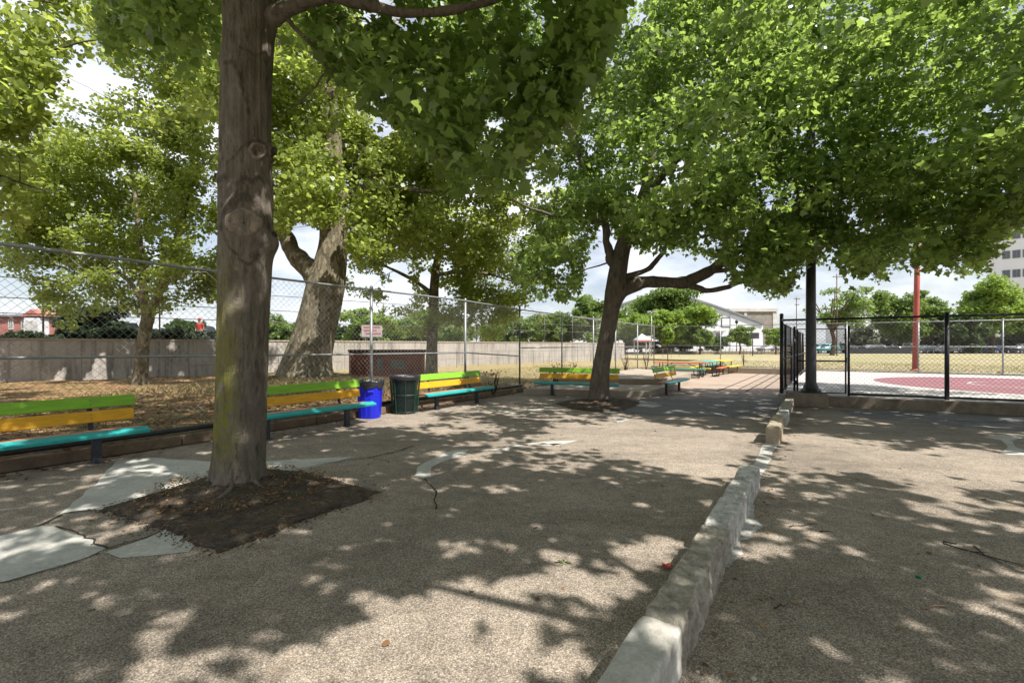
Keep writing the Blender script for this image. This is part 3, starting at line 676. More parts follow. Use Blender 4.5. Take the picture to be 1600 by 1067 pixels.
# ================================================================ picnic tables
def make_table(L, top, seat_a, seat_b):
    t = thing('picnic_table', None, None)
    for y, z, w, m, nm in ((0, .76, .72, top, 'table_top'), (-.66, .45, .28, seat_a, 'bench_seat'), (.66, .45, .28, seat_b, 'bench_seat')):
        b = MB(); b.box((0, y, z), (L, w, .05), bev=.012); b.build(nm, m, t)
    for sx in (-1, 1):
        x = sx * (L / 2 - .35); b = MB()
        for sy in (-1, 1):
            b.tube([(x, sy * .66, .42), (x, sy * .62, .03), (x, sy * .35, .03)], .025, 6)
            b.tube([(x, sy * .30, .73), (x, sy * .30, .40), (x, sy * .66, .40)], .025, 6)
            b.tube([(x, sy * .3, .41), (x, -sy * .3, .41)], .02, 6); b.tube([(x, sy * .30, .42), (x, sy * .30, .0)], .025, 6)
        b.tube([(x, 0, .42), (x - sx * .6, 0, .72)], .018, 6)
        b.build('leg_frame', MAT['black'], t)
    return t
p = Vector(G(1062, 590))
TG = 'painted picnic tables on the paving'
t = make_table(2.7, MAT['p_orange'], MAT['p_teal'], MAT['p_lemon']); t.location = (8.85, 23.9, 0); t.rotation_euler = (0, 0, YAW - R(90)); tag(t, 'long red-orange picnic table with turquoise bench seats behind the end-on bench', 'picnic table', TG)
t = make_table(2.3, MAT['p_teal'], MAT['p_orange'], MAT['p_lemon']); t.location = (10.9, 25.2, 0); t.rotation_euler = (0, 0, YAW + R(2)); tag(t, 'turquoise-topped picnic table directly right of the red-orange one', 'picnic table', TG)
t = make_table(2.0, MAT['p_lemon'], MAT['p_lemon'], MAT['p_teal']); t.location = (12.55, 27.2, 0); t.rotation_euler = (0, 0, YAW - R(12)); tag(t, 'yellow picnic table farthest back near the grey fence', 'picnic table', TG)

# ================================================================ fences
def mesh_plane(p0, p1, z0, z1, cell, r, mat, parent, zt=None):
    p0, p1 = Vector((p0[0], p0[1], 0)), Vector((p1[0], p1[1], 0)); d = (p1 - p0); L = d.length; d.normalize(); H = z1 - z0
    nrm = Vector((-d.y, d.x, 0)); b = MB()
    k = int((L + H) / cell) + 1
    for s_ in (1, -1):
        off = nrm * (.003 * s_)
        for i in range(k):
            a = i * cell - (H if s_ > 0 else 0)      # x at the bottom
            x0, x1, y0, y1 = a, a + s_ * H, 0.0, H
            if s_ > 0: x0, x1 = a, a + H
            else: x0, x1 = a, a - H
            def cut(xa, ya, xb, yb):
                lo, hi = 0.0, 1.0
                for bound, sg in ((0.0, 1), (L, -1)):
                    fa, fb = (xa - bound) * sg, (xb - bound) * sg
                    if fa < 0 and fb < 0: return None
                    if fa < 0: lo = max(lo, fa / (fa - fb))
                    elif fb < 0: hi = min(hi, fa / (fa - fb))
                return None if hi - lo < .01 else (lo, hi)
            c = cut(x0, y0, x1, y1)
            if not c: continue
            q = [p0 + d * (x0 + (x1 - x0) * w) + Vector((0, 0, z0 + H * w)) + off for w in c]
            b.tube(q, r, 3, False)
    return b.build('chain_link_mesh', mat, parent, world=True, fix=False)
t = thing('chain_link_fence', 'tall galvanised chain-link fence on the brown kerb along the left side', 'fence', UV(3, -9.1))
def bld(b, nm, m, smooth=True): return b.build(nm, m, t, smooth=smooth, world=True)
for u_ in (-2.6, .5, 3.9, 7.3, 10.87, 13.96, 17.25, 20.5, 23.4, 26.95, 30.25):
    b = MB(); zt = 3.05 if u_ < 14 else 2.98; r = .036 if u_ in (7.3, 10.87, .5, 3.9) else .03
    b.tube([UV(u_, -9.1, .05), UV(u_, -9.1, zt)], r, 10); b.lathe(UV(u_, -9.1, zt), [(r * 1.1, -.05), (r * 1.25, 0), (r, .05), (.004, .075)], 10)
    bld(b, 'post', MAT['galv_old'] if u_ in (13.96, 30.25) else MAT['galv'])
b = MB(); b.tube([UV(u_, -9.1, z) for u_, z in ((-6, 3.03), (.5, 3.02), (3.9, 3.0), (7.3, 3.02), (10.87, 3.04), (13.96, 2.97), (20.5, 2.93), (30.25, 2.95))], .024, 8); bld(b, 'top_rail', MAT['galv'])
b = MB(); b.tube([UV(u_, -9.1, z) for u_, z in ((-6, 1.52), (.5, 1.49), (7.3, 1.44), (10.87, 1.43), (13.9, 1.27))], .02, 8); bld(b, 'middle_rail', MAT['galv'])
b = MB(); b.tube([UV(u_, -9.1, z) for u_, z in ((14.0, 1.57), (20, 1.58), (30.25, 1.6))], .02, 8); bld(b, 'middle_rail', MAT['galv'])
b = MB(); b.tube([UV(u_, -9.02, z) for u_, z in ((-6, .23), (.5, .22), (7.3, .22), (13.96, .2))], .045, 10); bld(b, 'bottom_pipe', MAT['pipe_dark'])
mesh_plane(UV(-6, -9.1), UV(13.96, -9.1), .25, 3.0, .115, .0027, MAT['wire'], t)
mesh_plane(UV(13.96, -9.1), UV(30.25, -9.1), .25, 2.93, .12, .0023, MAT['wire'], t)
t = thing('chain_link_fence', 'light grey chain-link fence across the back, in front of the dry field', 'fence', UV(30.3, 0))
for v_ in (-5.05, -1.8, 1.2, 4.1, 7.05, 10, 13):
    b = MB(); b.tube([UV(30.3, v_, .2), UV(30.3, v_, 2.86)], .032, 8); b.lathe(UV(30.3, v_, 2.86), [(.036, -.04), (.04, 0), (.03, .04), (.003, .06)], 8); bld(b, 'post', MAT['galv'])
for z, m in ((2.84, 'top_rail'), (1.6, 'middle_rail'), (.36, 'bottom_rail')):
    b = MB(); b.tube([UV(30.3, -9.05, z + .06), UV(30.3, 4, z), UV(30.3, 16, z)], .02, 8); bld(b, m, MAT['galv'])
mesh_plane(UV(30.3, -9.05), UV(30.3, 16), .34, 2.84, .13, .0026, MAT['wire'], t)
# black court fence
t = thing('chain_link_fence', 'black-coated chain-link fence on the kerb of the white court', 'fence', CP(0))
b = MB(); b.tube([CP(0, 0, .0), CP(0, 0, 2.53)], .05, 12); b.lathe(CP(0, 0, 2.53), [(.05, 0), (.056, .01), (.04, .05), (.004, .06)], 12); bld(b, 'post', MAT['black'])
for tt_ in (.32, 1.6): b = MB(); b.tube([CP(tt_, 0, .2), CP(tt_, 0, 2.2)], .03, 10); bld(b, 'post', MAT['black'])
for tt_ in (3.64, 6.7, 9.8): b = MB(); b.tube([CP(tt_, 0.05, .1), CP(tt_, .05, 2.46)], .048, 12); b.lathe(CP(tt_, .05, 2.46), [(.05, 0), (.04, .05), (.004, .06)], 12); bld(b, 'post', MAT['black'])
b = MB(); b.tube([CP(0, 0, 2.39), CP(12, 0, 2.45)], .03, 10); bld(b, 'top_rail', MAT['black'])
b = MB(); b.tube([CP(1.6, 0, .315), CP(12, 0, .33)], .03, 10); bld(b, 'bottom_rail', MAT['black'])
mesh_plane(CP(1.62), CP(12), .33, 2.4, .105, .0026, MAT['blackwire'], t)
mesh_plane(CP(.02), CP(1.6), 2.2, 2.39, .105, .0026, MAT['blackwire'], t)
S0, S1 = Vector(CP(0)), Vector(UV(30.1, -.75))
for w in (.10, .3, .55, .8, 1.0):
    q = S0.lerp(S1, w); b = MB(); b.tube([(q.x, q.y, .1), (q.x, q.y, 2.3)], .035, 8); bld(b, 'post', MAT['black'])
for z, nm in ((2.3, 'top_rail'), (1.25, 'middle_rail'), (.32, 'bottom_rail')):
    b = MB(); b.tube([(S0.x, S0.y, z), (S1.x, S1.y, z)], .026, 8); bld(b, nm, MAT['black'])
mesh_plane(S0, S1, .3, 2.3, .115, .0026, MAT['blackwire'], t)
t = thing('fence_gate', 'narrow black chain-link gate leaf right behind the thick black pole', 'gate', CP(.38))
b = MB(); fr = [CP(.39, 0, .33), CP(.39, 0, 2.12), CP(1.53, 0, 2.12), CP(1.53, 0, .33), CP(.39, 0, .33)]; b.tube(fr, .026, 8); b.tube([CP(.39, 0, 1.22), CP(1.53, 0, 1.22)], .022, 8); bld(b, 'gate_frame', MAT['black'])
for z in (.6, 1.9): b = MB(); b.tube([CP(.35, 0, z - .06), CP(.35, 0, z + .06)], .03, 8); bld(b, 'hinge', MAT['black'])
b = MB(); b.tube([CP(1.54, .03, 1.18), CP(1.54, .05, 1.3), CP(1.62, .05, 1.3)], .014, 6); bld(b, 'latch', MAT['black'])
mesh_plane(CP(.4), CP(1.52), .35, 2.1, .105, .0026, MAT['blackwire'], t)
# black pole and its footing
f0 = Vector(G(1262, 637)); pc = Vector(G(1267, 613, .37))
t = thing('lamp_pole', 'thick black steel pole bolted to a concrete footing in front of the gate', 'pole', (pc.x, pc.y, 0))
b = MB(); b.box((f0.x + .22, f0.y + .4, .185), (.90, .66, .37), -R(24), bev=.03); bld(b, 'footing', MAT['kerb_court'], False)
b = MB(); b.lathe((pc.x, pc.y, .37), [(.27, 0), (.27, .03), (.20, .05), (.18, .16), (.135, .26), (.130, .3), (.118, 3.0), (.105, 8.2), (.01, 8.22)], 28); bld(b, 'shaft', MAT['black'])
for k in range(6):
    a = k * math.pi / 3; b = MB(); b.lathe((pc.x + .235 * math.cos(a), pc.y + .235 * math.sin(a), .40), [(.022, 0), (.022, .03), (.012, .035), (.012, .06), (.001, .06)], 6); bld(b, 'bolt', MAT['black'], False)
rp = Vector(D(1430, 581, 24.2)); rt = Vector(D(1433.5, 400, 24.2)); d_ = (rt - rp); 
t = thing('red_pole', 'faded red steel pole standing behind the back fence of the court', 'pole', (rp.x, rp.y, .3))
b = MB(); b.tube([rp + d_ * (w) for w in (-.02, .3, .7, 1.3)], [.138, .13, .124, .118], 20); bld(b, 'shaft', MAT['redpole'])
b = MB(); b.lathe((rp.x, rp.y, .3), [(.24, 0), (.24, .04), (.18, .06), (.17, .12)], 20); bld(b, 'base_plate', MAT['redpole'])
# ================================================================ sun and the light the canopies let through
SUN_EL, SUN_AZ = R(54), Vector((.78, -.625)).normalized()
COT = 1 / math.tan(SUN_EL)
# open sky above these parts of the yard: the photo's sunlit patches, as outlines on the ground (image outline -> ground)
GAPS = [
 [(380, 1120), (470, 1012), (482, 985), (540, 960), (600, 915), (650, 903), (720, 915), (790, 898), (850, 872), (900, 862), (955, 882), (925, 915), (870, 930), (850, 960), (900, 990), (970, 1010), (940, 1120)],
 [(1000, 842), (1085, 852), (1035, 905), (960, 930), (935, 902)],
 [(850, 664), (900, 660), (1000, 655), (1100, 668), (1195, 676), (1190, 715), (1160, 722), (1100, 745), (1000, 722), (900, 705), (840, 690)],
 [(1222, 676), (1330, 688), (1420, 705), (1500, 700), (1600, 712), (1900, 724), (1900, 775), (1600, 768), (1450, 772), (1340, 742), (1212, 750)],
 [(540, 612), (690, 598), (705, 640), (590, 668), (552, 664)],
 [(560, 662), (620, 650), (660, 645), (690, 650), (640, 666)],
 [(945, 594), (1040, 607), (1233, 608), (1300, 590), (1400, 580), (1250, 552), (900, 552)],
 [(1250, 606), (1900, 622), (1900, 555), (1240, 555)],
 [(1000, 950), (1060, 980), (1075, 1110), (920, 1110)],
 [(1190, 800), (1230, 810), (1215, 850), (1160, 880), (1150, 850)],
]
DAPPLED = [[(-600, 840), (330, 850), (640, 850), (560, 930), (470, 1010), (380, 1150), (-900, 1150)], [(1100, 1000), (1300, 900), (1900, 900), (2000, 1150), (1080, 1150)], [(590, 660), (700, 636), (830, 632), (1010, 640), (1010, 760), (880, 740), (760, 700), (600, 690)], [(1080, 720), (1190, 715), (1120, 800), (1040, 800)], [(1210, 745), (1450, 765), (1640, 760), (1640, 800), (1300, 800)]]
def light_keep(x, y, z, soft=.14, dap=.605):
    gx = x - z * SUN_AZ.x * COT; gy = y - z * SUN_AZ.y * COT
    global GAPS
    jx = (vnoise(gx * 3.1, gy * 3.1, 31) - .5) * .5 + (vnoise(gx * 8, gy * 8, 33) - .5) * .22; jy = (vnoise(gx * 3.1, gy * 3.1, 32) - .5) * .5 + (vnoise(gx * 8, gy * 8, 34) - .5) * .22
    X, Y = gx + jx, gy + jy; ok = Y > .9; Ys = np.where(ok, Y, 1)
    px = 800 + F * X / Ys; py = HOR + F * EYE / Ys
    lit = np.zeros(len(x), dtype=bool)
    for g in GAPS: lit |= inpoly(px, py, g)
    lit &= ok
    dpl = np.zeros(len(x), dtype=bool)
    for g in DAPPLED: dpl |= inpoly(px, py, g)
    dap = np.where(dpl & ok, dap - np.where(py > 800, .045, .12), dap)
    keep = np.where(lit, .012, 1.0)
    n = .5 * vnoise(gx * 3.4 + 7, gy * 3.4, 41) + .5 * vnoise(gx * 7.5, gy * 7.5 + 3, 42)
    keep = np.where((n > dap) & ~lit, .06, keep)
    return keep

MAPLE = np.array([(0, .07), (.31, -.01), (.32, .16), (.60, .40), (.42, .49), (.27, .54), (.17, .80), (0, 1.02), (-.17, .80), (-.27, .54), (-.42, .49), (-.60, .40), (-.32, .16), (-.31, -.01)])
PLANE = np.array([(0, .0), (.42, .18), (.44, .52), (.0, .95), (-.44, .52), (-.42, .18)])
OVAL = np.array([(0, 0), (.30, .45), (0, 1.0), (-.30, .45)])
CLUMP = np.array([(0, 0), (.55, .15), (.35, .55), (.5, .9), (0, .8), (-.45, 1.0), (-.35, .5), (-.6, .25)])
def shade_fill(xr, yr, step, rng, zr, allow, n_try=7):
    """canopy points on the sun rays that end on the parts of the yard the photo shows in shade"""
    gx, gy = np.meshgrid(np.arange(*xr, step), np.arange(*yr, step)); gx = gx.ravel() + rng.uniform(-.3, .3, gx.size) * step * 1.6; gy = gy.ravel() + rng.uniform(-.3, .3, gy.size) * step * 1.6
    k = light_keep(gx, gy, np.zeros(len(gx)), dap=2) > .5; gx, gy = gx[k], gy[k]; out = []
    for _ in range(n_try):
        z = rng.uniform(*zr, len(gx)); P = np.stack([gx + z * SUN_AZ.x * COT, gy + z * SUN_AZ.y * COT, z], -1); ok = allow(P)
        out.append(P[ok]); gx, gy = gx[~ok], gy[~ok]
        if not len(gx): break
    return np.vstack(out)
def unit(a): return a / np.maximum(np.linalg.norm(a, axis=1, keepdims=True), 1e-9)
def leaf_mesh(name, P, out, size, shape, mat, parent, up=1.0, spread=.75, droop=.35, rng=None):
    """P (N,3) local to the parent; out (N,3) outward direction"""
    rng = rng or RNG; n = len(P)
    N = unit(np.array([0, 0, up]) + rng.normal(0, spread, (n, 3)) + out * .25)
    T = rng.normal(0, .7, (n, 3)) + out * .6 + np.array([0, 0, -droop]); T = unit(T - N * np.sum(T * N, 1, keepdims=True)); B = np.cross(N, T)
    s = (size * rng.uniform(.45, 1.35, n))[:, None, None]
    X = shape[:, 0][None, :, None]; Yy = shape[:, 1][None, :, None]
    Vt = P[:, None, :] + s * (X * B[:, None, :] + Yy * T[:, None, :] - (.38 * np.abs(X) + .32 * Yy ** 2) * N[:, None, :] * rng.uniform(.2, 1.4, (n, 1, 1)))
    return mesh_np(name, Vt.reshape(-1, 3), len(shape), mat, parent)

def sample_tubes(limbs, step=.35):
    out = []
    for pts, rad in limbs:
        P = [Vector(p) for p in pts]
        for i in range(len(P) - 1):
            L = (P[i + 1] - P[i]).length; k = max(1, int(L / step))
            for j in range(k): w = j / k; out.append((P[i].lerp(P[i + 1], w), rad[i] * (1 - w) + rad[i + 1] * w))
        out.append((P[-1], rad[-1]))
    return out
def smooth_path(pts, rad, sub=5):
    P = [Vector(p) for p in pts]; n = len(P); o = []; r = []
    for i in range(n - 1):
        a, b, c, d = P[max(0, i - 1)], P[i], P[i + 1], P[min(n - 1, i + 2)]
        for j in range(sub):
            t = j / sub
            o.append(.5 * ((2 * b) + (c - a) * t + (2 * a - 5 * b + 4 * c - d) * t * t + (3 * b - a - 3 * c + d) * t ** 3)); r.append(rad[i] * (1 - t) + rad[i + 1] * t)
    o.append(P[-1]); r.append(rad[-1]); return o, r
def limb_mesh(limbs, name, mat, parent, n=12, sub=6, wob=.0, seed=1):
    b = MB(); full = []
    for pts, rad in limbs:
        p, r = smooth_path(pts, rad, sub)
        r = [q * (1 + .12 * (float(vnoise(i * .6, seed + len(full), 3)) - .5) * 2) for i, q in enumerate(r)]
        if wob: p = [q + Vector((float(vnoise(i * .35, 1 + len(full), seed)) - .5, float(vnoise(i * .35, 7 + len(full), seed)) - .5, 0)) * wob * 2 for i, q in enumerate(p)]
        b.tube(p, r, n); full.append((p, r))
    globals()['LIMBS'] = b; return full
def grow(parent, limbs, C, mat, r_tip=.005, r_max=.05, n=5, name='twigs', sub=3, seed=0, maxlen=11):
    """join every leaf cluster to the limbs by a forked twig"""
    nodes = sample_tubes(limbs); NP = np.array([tuple(p) for p, _ in nodes]); NR = np.array([r for _, r in nodes])
    d = np.array([np.min(np.linalg.norm(NP - c, axis=1)) for c in C]); order = np.argsort(d); b = globals().get('LIMBS') or MB(); globals()['LIMBS'] = None; rg = random.Random(seed)
    for k in order:
        c = C[k]; dist = np.linalg.norm(NP - c, axis=1) + np.maximum(0, NP[:, 2] - c[2]) * .4; j = int(np.argmin(dist)); a = NP[j]; L = float(np.linalg.norm(c - a))
        if L < .05 or L > maxlen: continue
        r0 = min(NR[j] * .7, r_max * min(1, L / 2.5) + r_tip)
        m = 3 if L < 1.5 else 5; pts = []
        for i in range(m + 1):
            w = i / m; q = a * (1 - w) + c * w; bow = math.sin(w * math.pi) * L * .09
            pts.append(Vector(q) + Vector((rg.uniform(-.5, .5), rg.uniform(-.5, .5), rg.uniform(.2, 1))) * bow)
        rad = [r0 * (1 - .8 * i / m) + r_tip * (i / m) for i in range(m + 1)]
        b.tube(pts, rad, n, False)
        NP = np.vstack([NP, [tuple(p) for p in pts[1:]]]); NR = np.concatenate([NR, rad[1:]])
    return b.build('branches', mat, parent, smooth=True, world=True, fix=False)
def clusters(ells, n, rng, shell=.45, minz=None, flat=True):
    """n cluster centres spread through a union of ellipsoids, denser near the outside"""
    vol = np.array([r[0] * r[1] * r[2] for _, r in ells]); pick = rng.choice(len(ells), n, p=vol / vol.sum())
    d = unit(rng.normal(0, 1, (n, 3))); rr = rng.uniform(shell ** 3, 1, n) ** (1 / 3)
    c = np.array([e[0] for e in ells])[pick]; r = np.array([e[1] for e in ells])[pick]
    return c + d * r * rr[:, None], d
def scatter(C, Dr, per, rad, rng, flat=.5):
    n = len(C); idx = np.repeat(np.arange(n), per); m = len(idx)
    q = rng.normal(0, 1, (m, 3)); q = unit(q) * (rng.uniform(0, 1, m) ** .5)[:, None] * rad
    q[:, 2] *= flat
    P = C[idx] + q
    out = unit(Dr[idx] * .8 + unit(q)); return P, out
def pix(P):
    Y = np.where(P[:, 1] > .3, P[:, 1], .3); return 800 + F * P[:, 0] / Y, HOR - F * (P[:, 2] - EYE) / Y
def below(P, line, jit=14, sc=.03, seed=5):
    """True where a point hangs under the crown's lower outline (image outline, kept at the leaf's own depth)"""
    px, py = pix(P); lx, ly = zip(*line); lim = np.interp(px, lx, ly) + (vnoise(px * sc, P[:, 1] * 2, seed) - .5) * 2 * jit + (vnoise(px * sc * 3.5, P[:, 1] * 3, seed + 1) - .5) * jit
    return (py > lim) & (P[:, 1] > .3)

# ================================================================ near maple with the pruned trunk
def trunk_mesh(name, path, rad, mat, parent, n=96, per=.03, flare=None, seed=1, bumps=(), amp=.026, ridges=()):
    """path points with radii -> one dense noisy trunk surface; bumps = (point, radius, height)"""
    p, r = smooth_path(path, rad, 10); L = [0]
    for a, c in zip(p, p[1:]): L.append(L[-1] + (c - a).length)
    m = int(L[-1] / per); zs = np.linspace(0, L[-1], m)
    PX = np.stack([np.interp(zs, L, [q[i] for q in p]) for i in range(3)], -1); RR = np.interp(zs, L, r)
    an = np.linspace(0, 2 * np.pi, n, endpoint=False)
    A, Zg = np.meshgrid(an, zs); Rg = np.repeat(RR[:, None], n, 1)
    nz = fbm(np.cos(A) * 2.2 + 5, np.sin(A) * 2.2 + Zg * .55 + seed, seed, 4) - .5
    fz = fbm(np.cos(A) * 9 + 9, np.sin(A) * 9 + Zg * 1.6, seed + 3, 3) - .5
    Rg = Rg * (1 + .07 * nz * 2) + fz * amp
    if flare:
        k, hgt, h0 = flare; lob = .5 + .5 * np.cos(A * k + seed + .8 * np.sin(2 * A)); e = np.exp(-np.maximum(Zg, 0) / hgt)
        Rg = Rg + RR[:, None] * h0 * e * (.35 + .9 * lob)
    X = PX[:, 0][:, None] + Rg * np.cos(A); Yc = PX[:, 1][:, None] + Rg * np.sin(A); Z = np.repeat(PX[:, 2][:, None], n, 1)
    for bp, br, bh in bumps:
        d = np.sqrt((X - bp[0]) ** 2 + (Yc - bp[1]) ** 2 + (Z - bp[2]) ** 2); w = bh * np.exp(-(d / br) ** 2)
        X = X + w * np.cos(A); Yc = Yc + w * np.sin(A)
    fold = np.zeros(X.shape)
    for pts, rw, rh in ridges:
        dmin = np.full(X.shape, 9.)
        for a_, c_ in zip(pts, pts[1:]):
            a_, c_ = np.array(a_), np.array(c_); ab = c_ - a_; t_ = np.clip(((X - a_[0]) * ab[0] + (Yc - a_[1]) * ab[1] + (Z - a_[2]) * ab[2]) / (ab @ ab), 0, 1)
            dmin = np.minimum(dmin, np.sqrt((X - a_[0] - t_ * ab[0]) ** 2 + (Yc - a_[1] - t_ * ab[1]) ** 2 + (Z - a_[2] - t_ * ab[2]) ** 2))
        nn = .55 + .9 * fbm(X * 22, Z * 22, seed + 9); w = rh * nn * np.exp(-(dmin / (rw * 1.6)) ** 2); fold = np.maximum(fold, .95 * np.exp(-((dmin + .03 * (nn - 1)) / (rw * 1.5)) ** 4)); X = X + w * np.cos(A); Yc = Yc + w * np.sin(A)
    idx = np.arange(m * n).reshape(m, n); nx_ = np.roll(idx, -1, 1)
    fcs = np.stack([idx[:-1], nx_[:-1], nx_[1:], idx[1:]], -1).reshape(-1, 4)
    off = np.array(parent.location)
    o = mesh_np(name, np.stack([X, Yc, Z], -1).reshape(-1, 3) - off, 4, mat, parent, True, fcs)
    if ridges:
        at = o.data.attributes.new('fold', 'FLOAT', 'POINT'); at.data.foreach_set('value', fold.ravel().astype(np.float32))
    return o

tr1 = thing('maple_tree', 'near maple with thick mossy trunk and round pruning scars in the square soil pit', 'tree', (T1.x, T1.y, 0))
def T1p(px, py, dY=0.0): return D(px, py, T1.y + dY)
path1 = [(T1.x, T1.y, -.12), T1p(373, 760), T1p(376, 690), T1p(378, 600), T1p(380, 500), T1p(384, 400), T1p(384, 300), T1p(383, 240), T1p(385, 150), T1p(389, 60), T1p(391, 0), (T1.x + .25, T1.y + .1, 6.6), (T1.x + .3, T1.y + .2, 8.2), (T1.x + .45, T1.y + .3, 10)]
rad1 = [.28, .262, .252, .25, .256, .272, .27, .256, .256, .256, .26, .22, .14, .06]
fy = -.27
bumps = [(T1p(420, 380, 0), .13, .085), (T1p(425, 235, 0), .09, .085), (T1p(346, 280, 0), .08, .06), (T1p(352, 100, -.05), .10, .04), (T1p(388, 345, fy), .17, .035), (T1p(398, 240, fy), .12, .03), (T1p(420, 75, 0), .06, .035), (T1p(428, 25, 0), .16, .06), (T1p(345, 270, .05), .05, .04)]
trunk_mesh('trunk', path1, rad1, MAT['bark_maple'], tr1, 170, .016, flare=(6, .19, .55), seed=4, bumps=bumps, ridges=[([on_bark(x, y) for x, y in pts], w, h) for pts, w, h in RIDGES])
# scars: a flat healed face inside a raised lip, with dark folded bark above
def scar(px, py, w, h, tilt, ring_mat, hole):
    c = Vector(on_bark(px, py, .279)); cx = Vector((on_bark(384, py)[0] * 0 + D(384, py, T1Y)[0], T1Y, c.z)); nrm = (c - cx); nrm.z = 0; nrm.normalize()
    ax = Vector((math.cos(tilt), 0, math.sin(tilt))); ax = (ax - nrm * ax.dot(nrm)).normalized(); ay = nrm.cross(ax)
    s_ = T1.y / F; w *= s_ / 2; h *= s_ / 2
    b = MB(); vs = []; k = 40; prof = [(.0, -.004), (.12, -.004), (.25, .006), (.4, .002), (.55, .008), (.7, .005), (.85, .010), (.95, .004), (1.08, -.03)]
    if hole: prof = [(.0, -.05), (.6, -.045), (.74, .004), (.86, .014), (.97, .002), (1.08, -.03)]
    for q, dz in prof:
        for j in range(k):
            a = 2 * math.pi * j / k; m = 1 + .22 * (float(fbm(1.6 * math.cos(a) + 4, 1.6 * math.sin(a) + px, 6)) - .5) * 2
            vs.append(c + ax * (w * q * m * math.cos(a)) + ay * (h * q * m * math.sin(a)) + nrm * (dz + (float(vnoise(a * 3, q * 9, 5)) - .5) * .006))
    b.add(vs, [(i * k + j, i * k + (j + 1) % k, (i + 1) * k + (j + 1) % k, (i + 1) * k + j) for i in range(len(prof) - 1) for j in range(k)])
    o = b.build('branch_scar', MAT['scar'], tr1, True, True); return c, nrm
scar(380, 346, 46, 42, 0, None, False); scar(404, 236, 22, 30, -.45, None, True)
b = MB(); c_ = Vector(on_bark(381, 347, .285)); b.lathe((c_.x, c_.y, c_.z - .01), [(.001, -.02), (.013, -.012), (.016, 0), (.011, .014), (.001, .02)], 10); b.build('knot_hole', MAT['scardark'], tr1, True, True)
for px_, py_, r_ in ((427, 236, .05), (340, 276, .04), (425, 368, .06), (347, 104, .035)):
    c_ = Vector(T1p(px_, py_)); b = MB(); sx_ = 1 if px_ > 384 else -1
    b.tube([c_ + Vector((-sx_ * .06, 0, -.02)), c_ + Vector((0, 0, 0)), c_ + Vector((sx_ * r_ * .7, -.01, .012))], [r_ * 1.25, r_, r_ * .55], 12); b.build('branch_stub', MAT['scardark'], tr1, True, True)
# surface roots
b = MB()
for a, L, r in ((-1.9, .45, .03), (-1.2, .6, .032), (-.45, .5, .03), (-2.7, .42, .028), (.3, .4, .03), (3.3, .4, .03)):
    pts = []; rr = []
    for i in range(8):
        w = i / 7; q = .27 + L * w; aa = a + .5 * math.sin(w * 3 + a * 3) * w
        pts.append((T1.x + q * math.cos(aa), T1.y + q * math.sin(aa), .13 * (1 - w) ** 1.5 + .03 + .012 * math.sin(w * 9 + a) - .03 * w)); rr.append(r * (1 - .7 * w))
    p, r2 = smooth_path(pts, rr, 3); b.tube(p, r2, 8)
b.build('surface_roots', MAT['bark_maple'], tr1, True, True)
limbs1 = [([T1p(415, 40, 0), T1p(440, 18, -.1), T1p(480, 2, -.2), T1p(520, -4, -.25), T1p(560, 6, -.3), T1p(610, 18, -.35), T1p(660, 19, -.4), T1p(720, 12, -.5), T1p(800, -10, -.5), T1p(900, -40, -.4)], [.11, .085, .07, .062, .055, .05, .045, .04, .03, .018]),
          ([T1p(440, 22, -.1), T1p(462, 45, 0), T1p(492, 78, .1), T1p(508, 110, .2), T1p(512, 130, .3)], [.03, .024, .02, .016, .012]),
          ([T1p(492, 76, .1), T1p(540, 84, .3), T1p(590, 105, .5), T1p(650, 135, .8)], [.015, .012, .01, .006]),
          ([T1p(508, 112, .2), T1p(490, 135, .3), T1p(460, 165, .4), T1p(432, 190, .5)], [.014, .011, .008, .005]),
          ([T1p(388, 0), (T1.x - .6, T1.y + .3, 6.6), (T1.x - 2, T1.y + .9, 7.4), (T1.x - 4, T1.y + 1.5, 7.9)], [.15, .12, .08, .03]),
          ([(T1.x + .28, T1.y + .15, 6.9), (T1.x + 1.5, T1.y - 1.2, 7.6), (T1.x + 3.2, T1.y - 2.6, 7.9), (T1.x + 5, T1.y - 3.4, 8)], [.15, .12, .08, .03]),
          ([(T1.x + .28, T1.y + .2, 7.4), (T1.x + 1.2, T1.y + 1.8, 8), (T1.x + 2.4, T1.y + 3.4, 8.2)], [.13, .09, .03]),
          ([(T1.x + .2, T1.y + .1, 6.3), (T1.x - .8, T1.y - 1.5, 7), (T1.x - 1.6, T1.y - 3.2, 7.3)], [.12, .08, .03])]
L1 = limb_mesh(limbs1, 'branch', MAT['bark_maple'], tr1, 10, wob=.03, seed=2)
g1 = np.random.default_rng(11)
ell1 = [((-3.0, 5.0, 8.6), (5.6, 5.6, 2.6)), ((.6, 3.6, 7.4), (4.2, 3.8, 2.2)), ((-.6, 5.6, 5.9), (2.4, 1.7, 1.6)), ((-5.2, 5.6, 7.0), (3.4, 3.2, 1.7))]
C, Dr = clusters(ell1, 820, g1, .25)
low1 = [(-400, -400), (120, -200), (160, 60), (200, 85), (340, 92), (352, -20), (425, -30), (450, 30), (500, 50), (560, 120), (640, 215), (720, 290), (800, 300), (860, 270), (920, 160), (975, 60), (985, -10), (1100, -300), (2200, -300)]
ok = ~below(C, low1, 22) & (C[:, 2] > 4.3)
ok &= g1.uniform(0, 1, len(C)) < np.maximum(light_keep(*C.T), .02)
C, Dr = C[ok], Dr[ok]
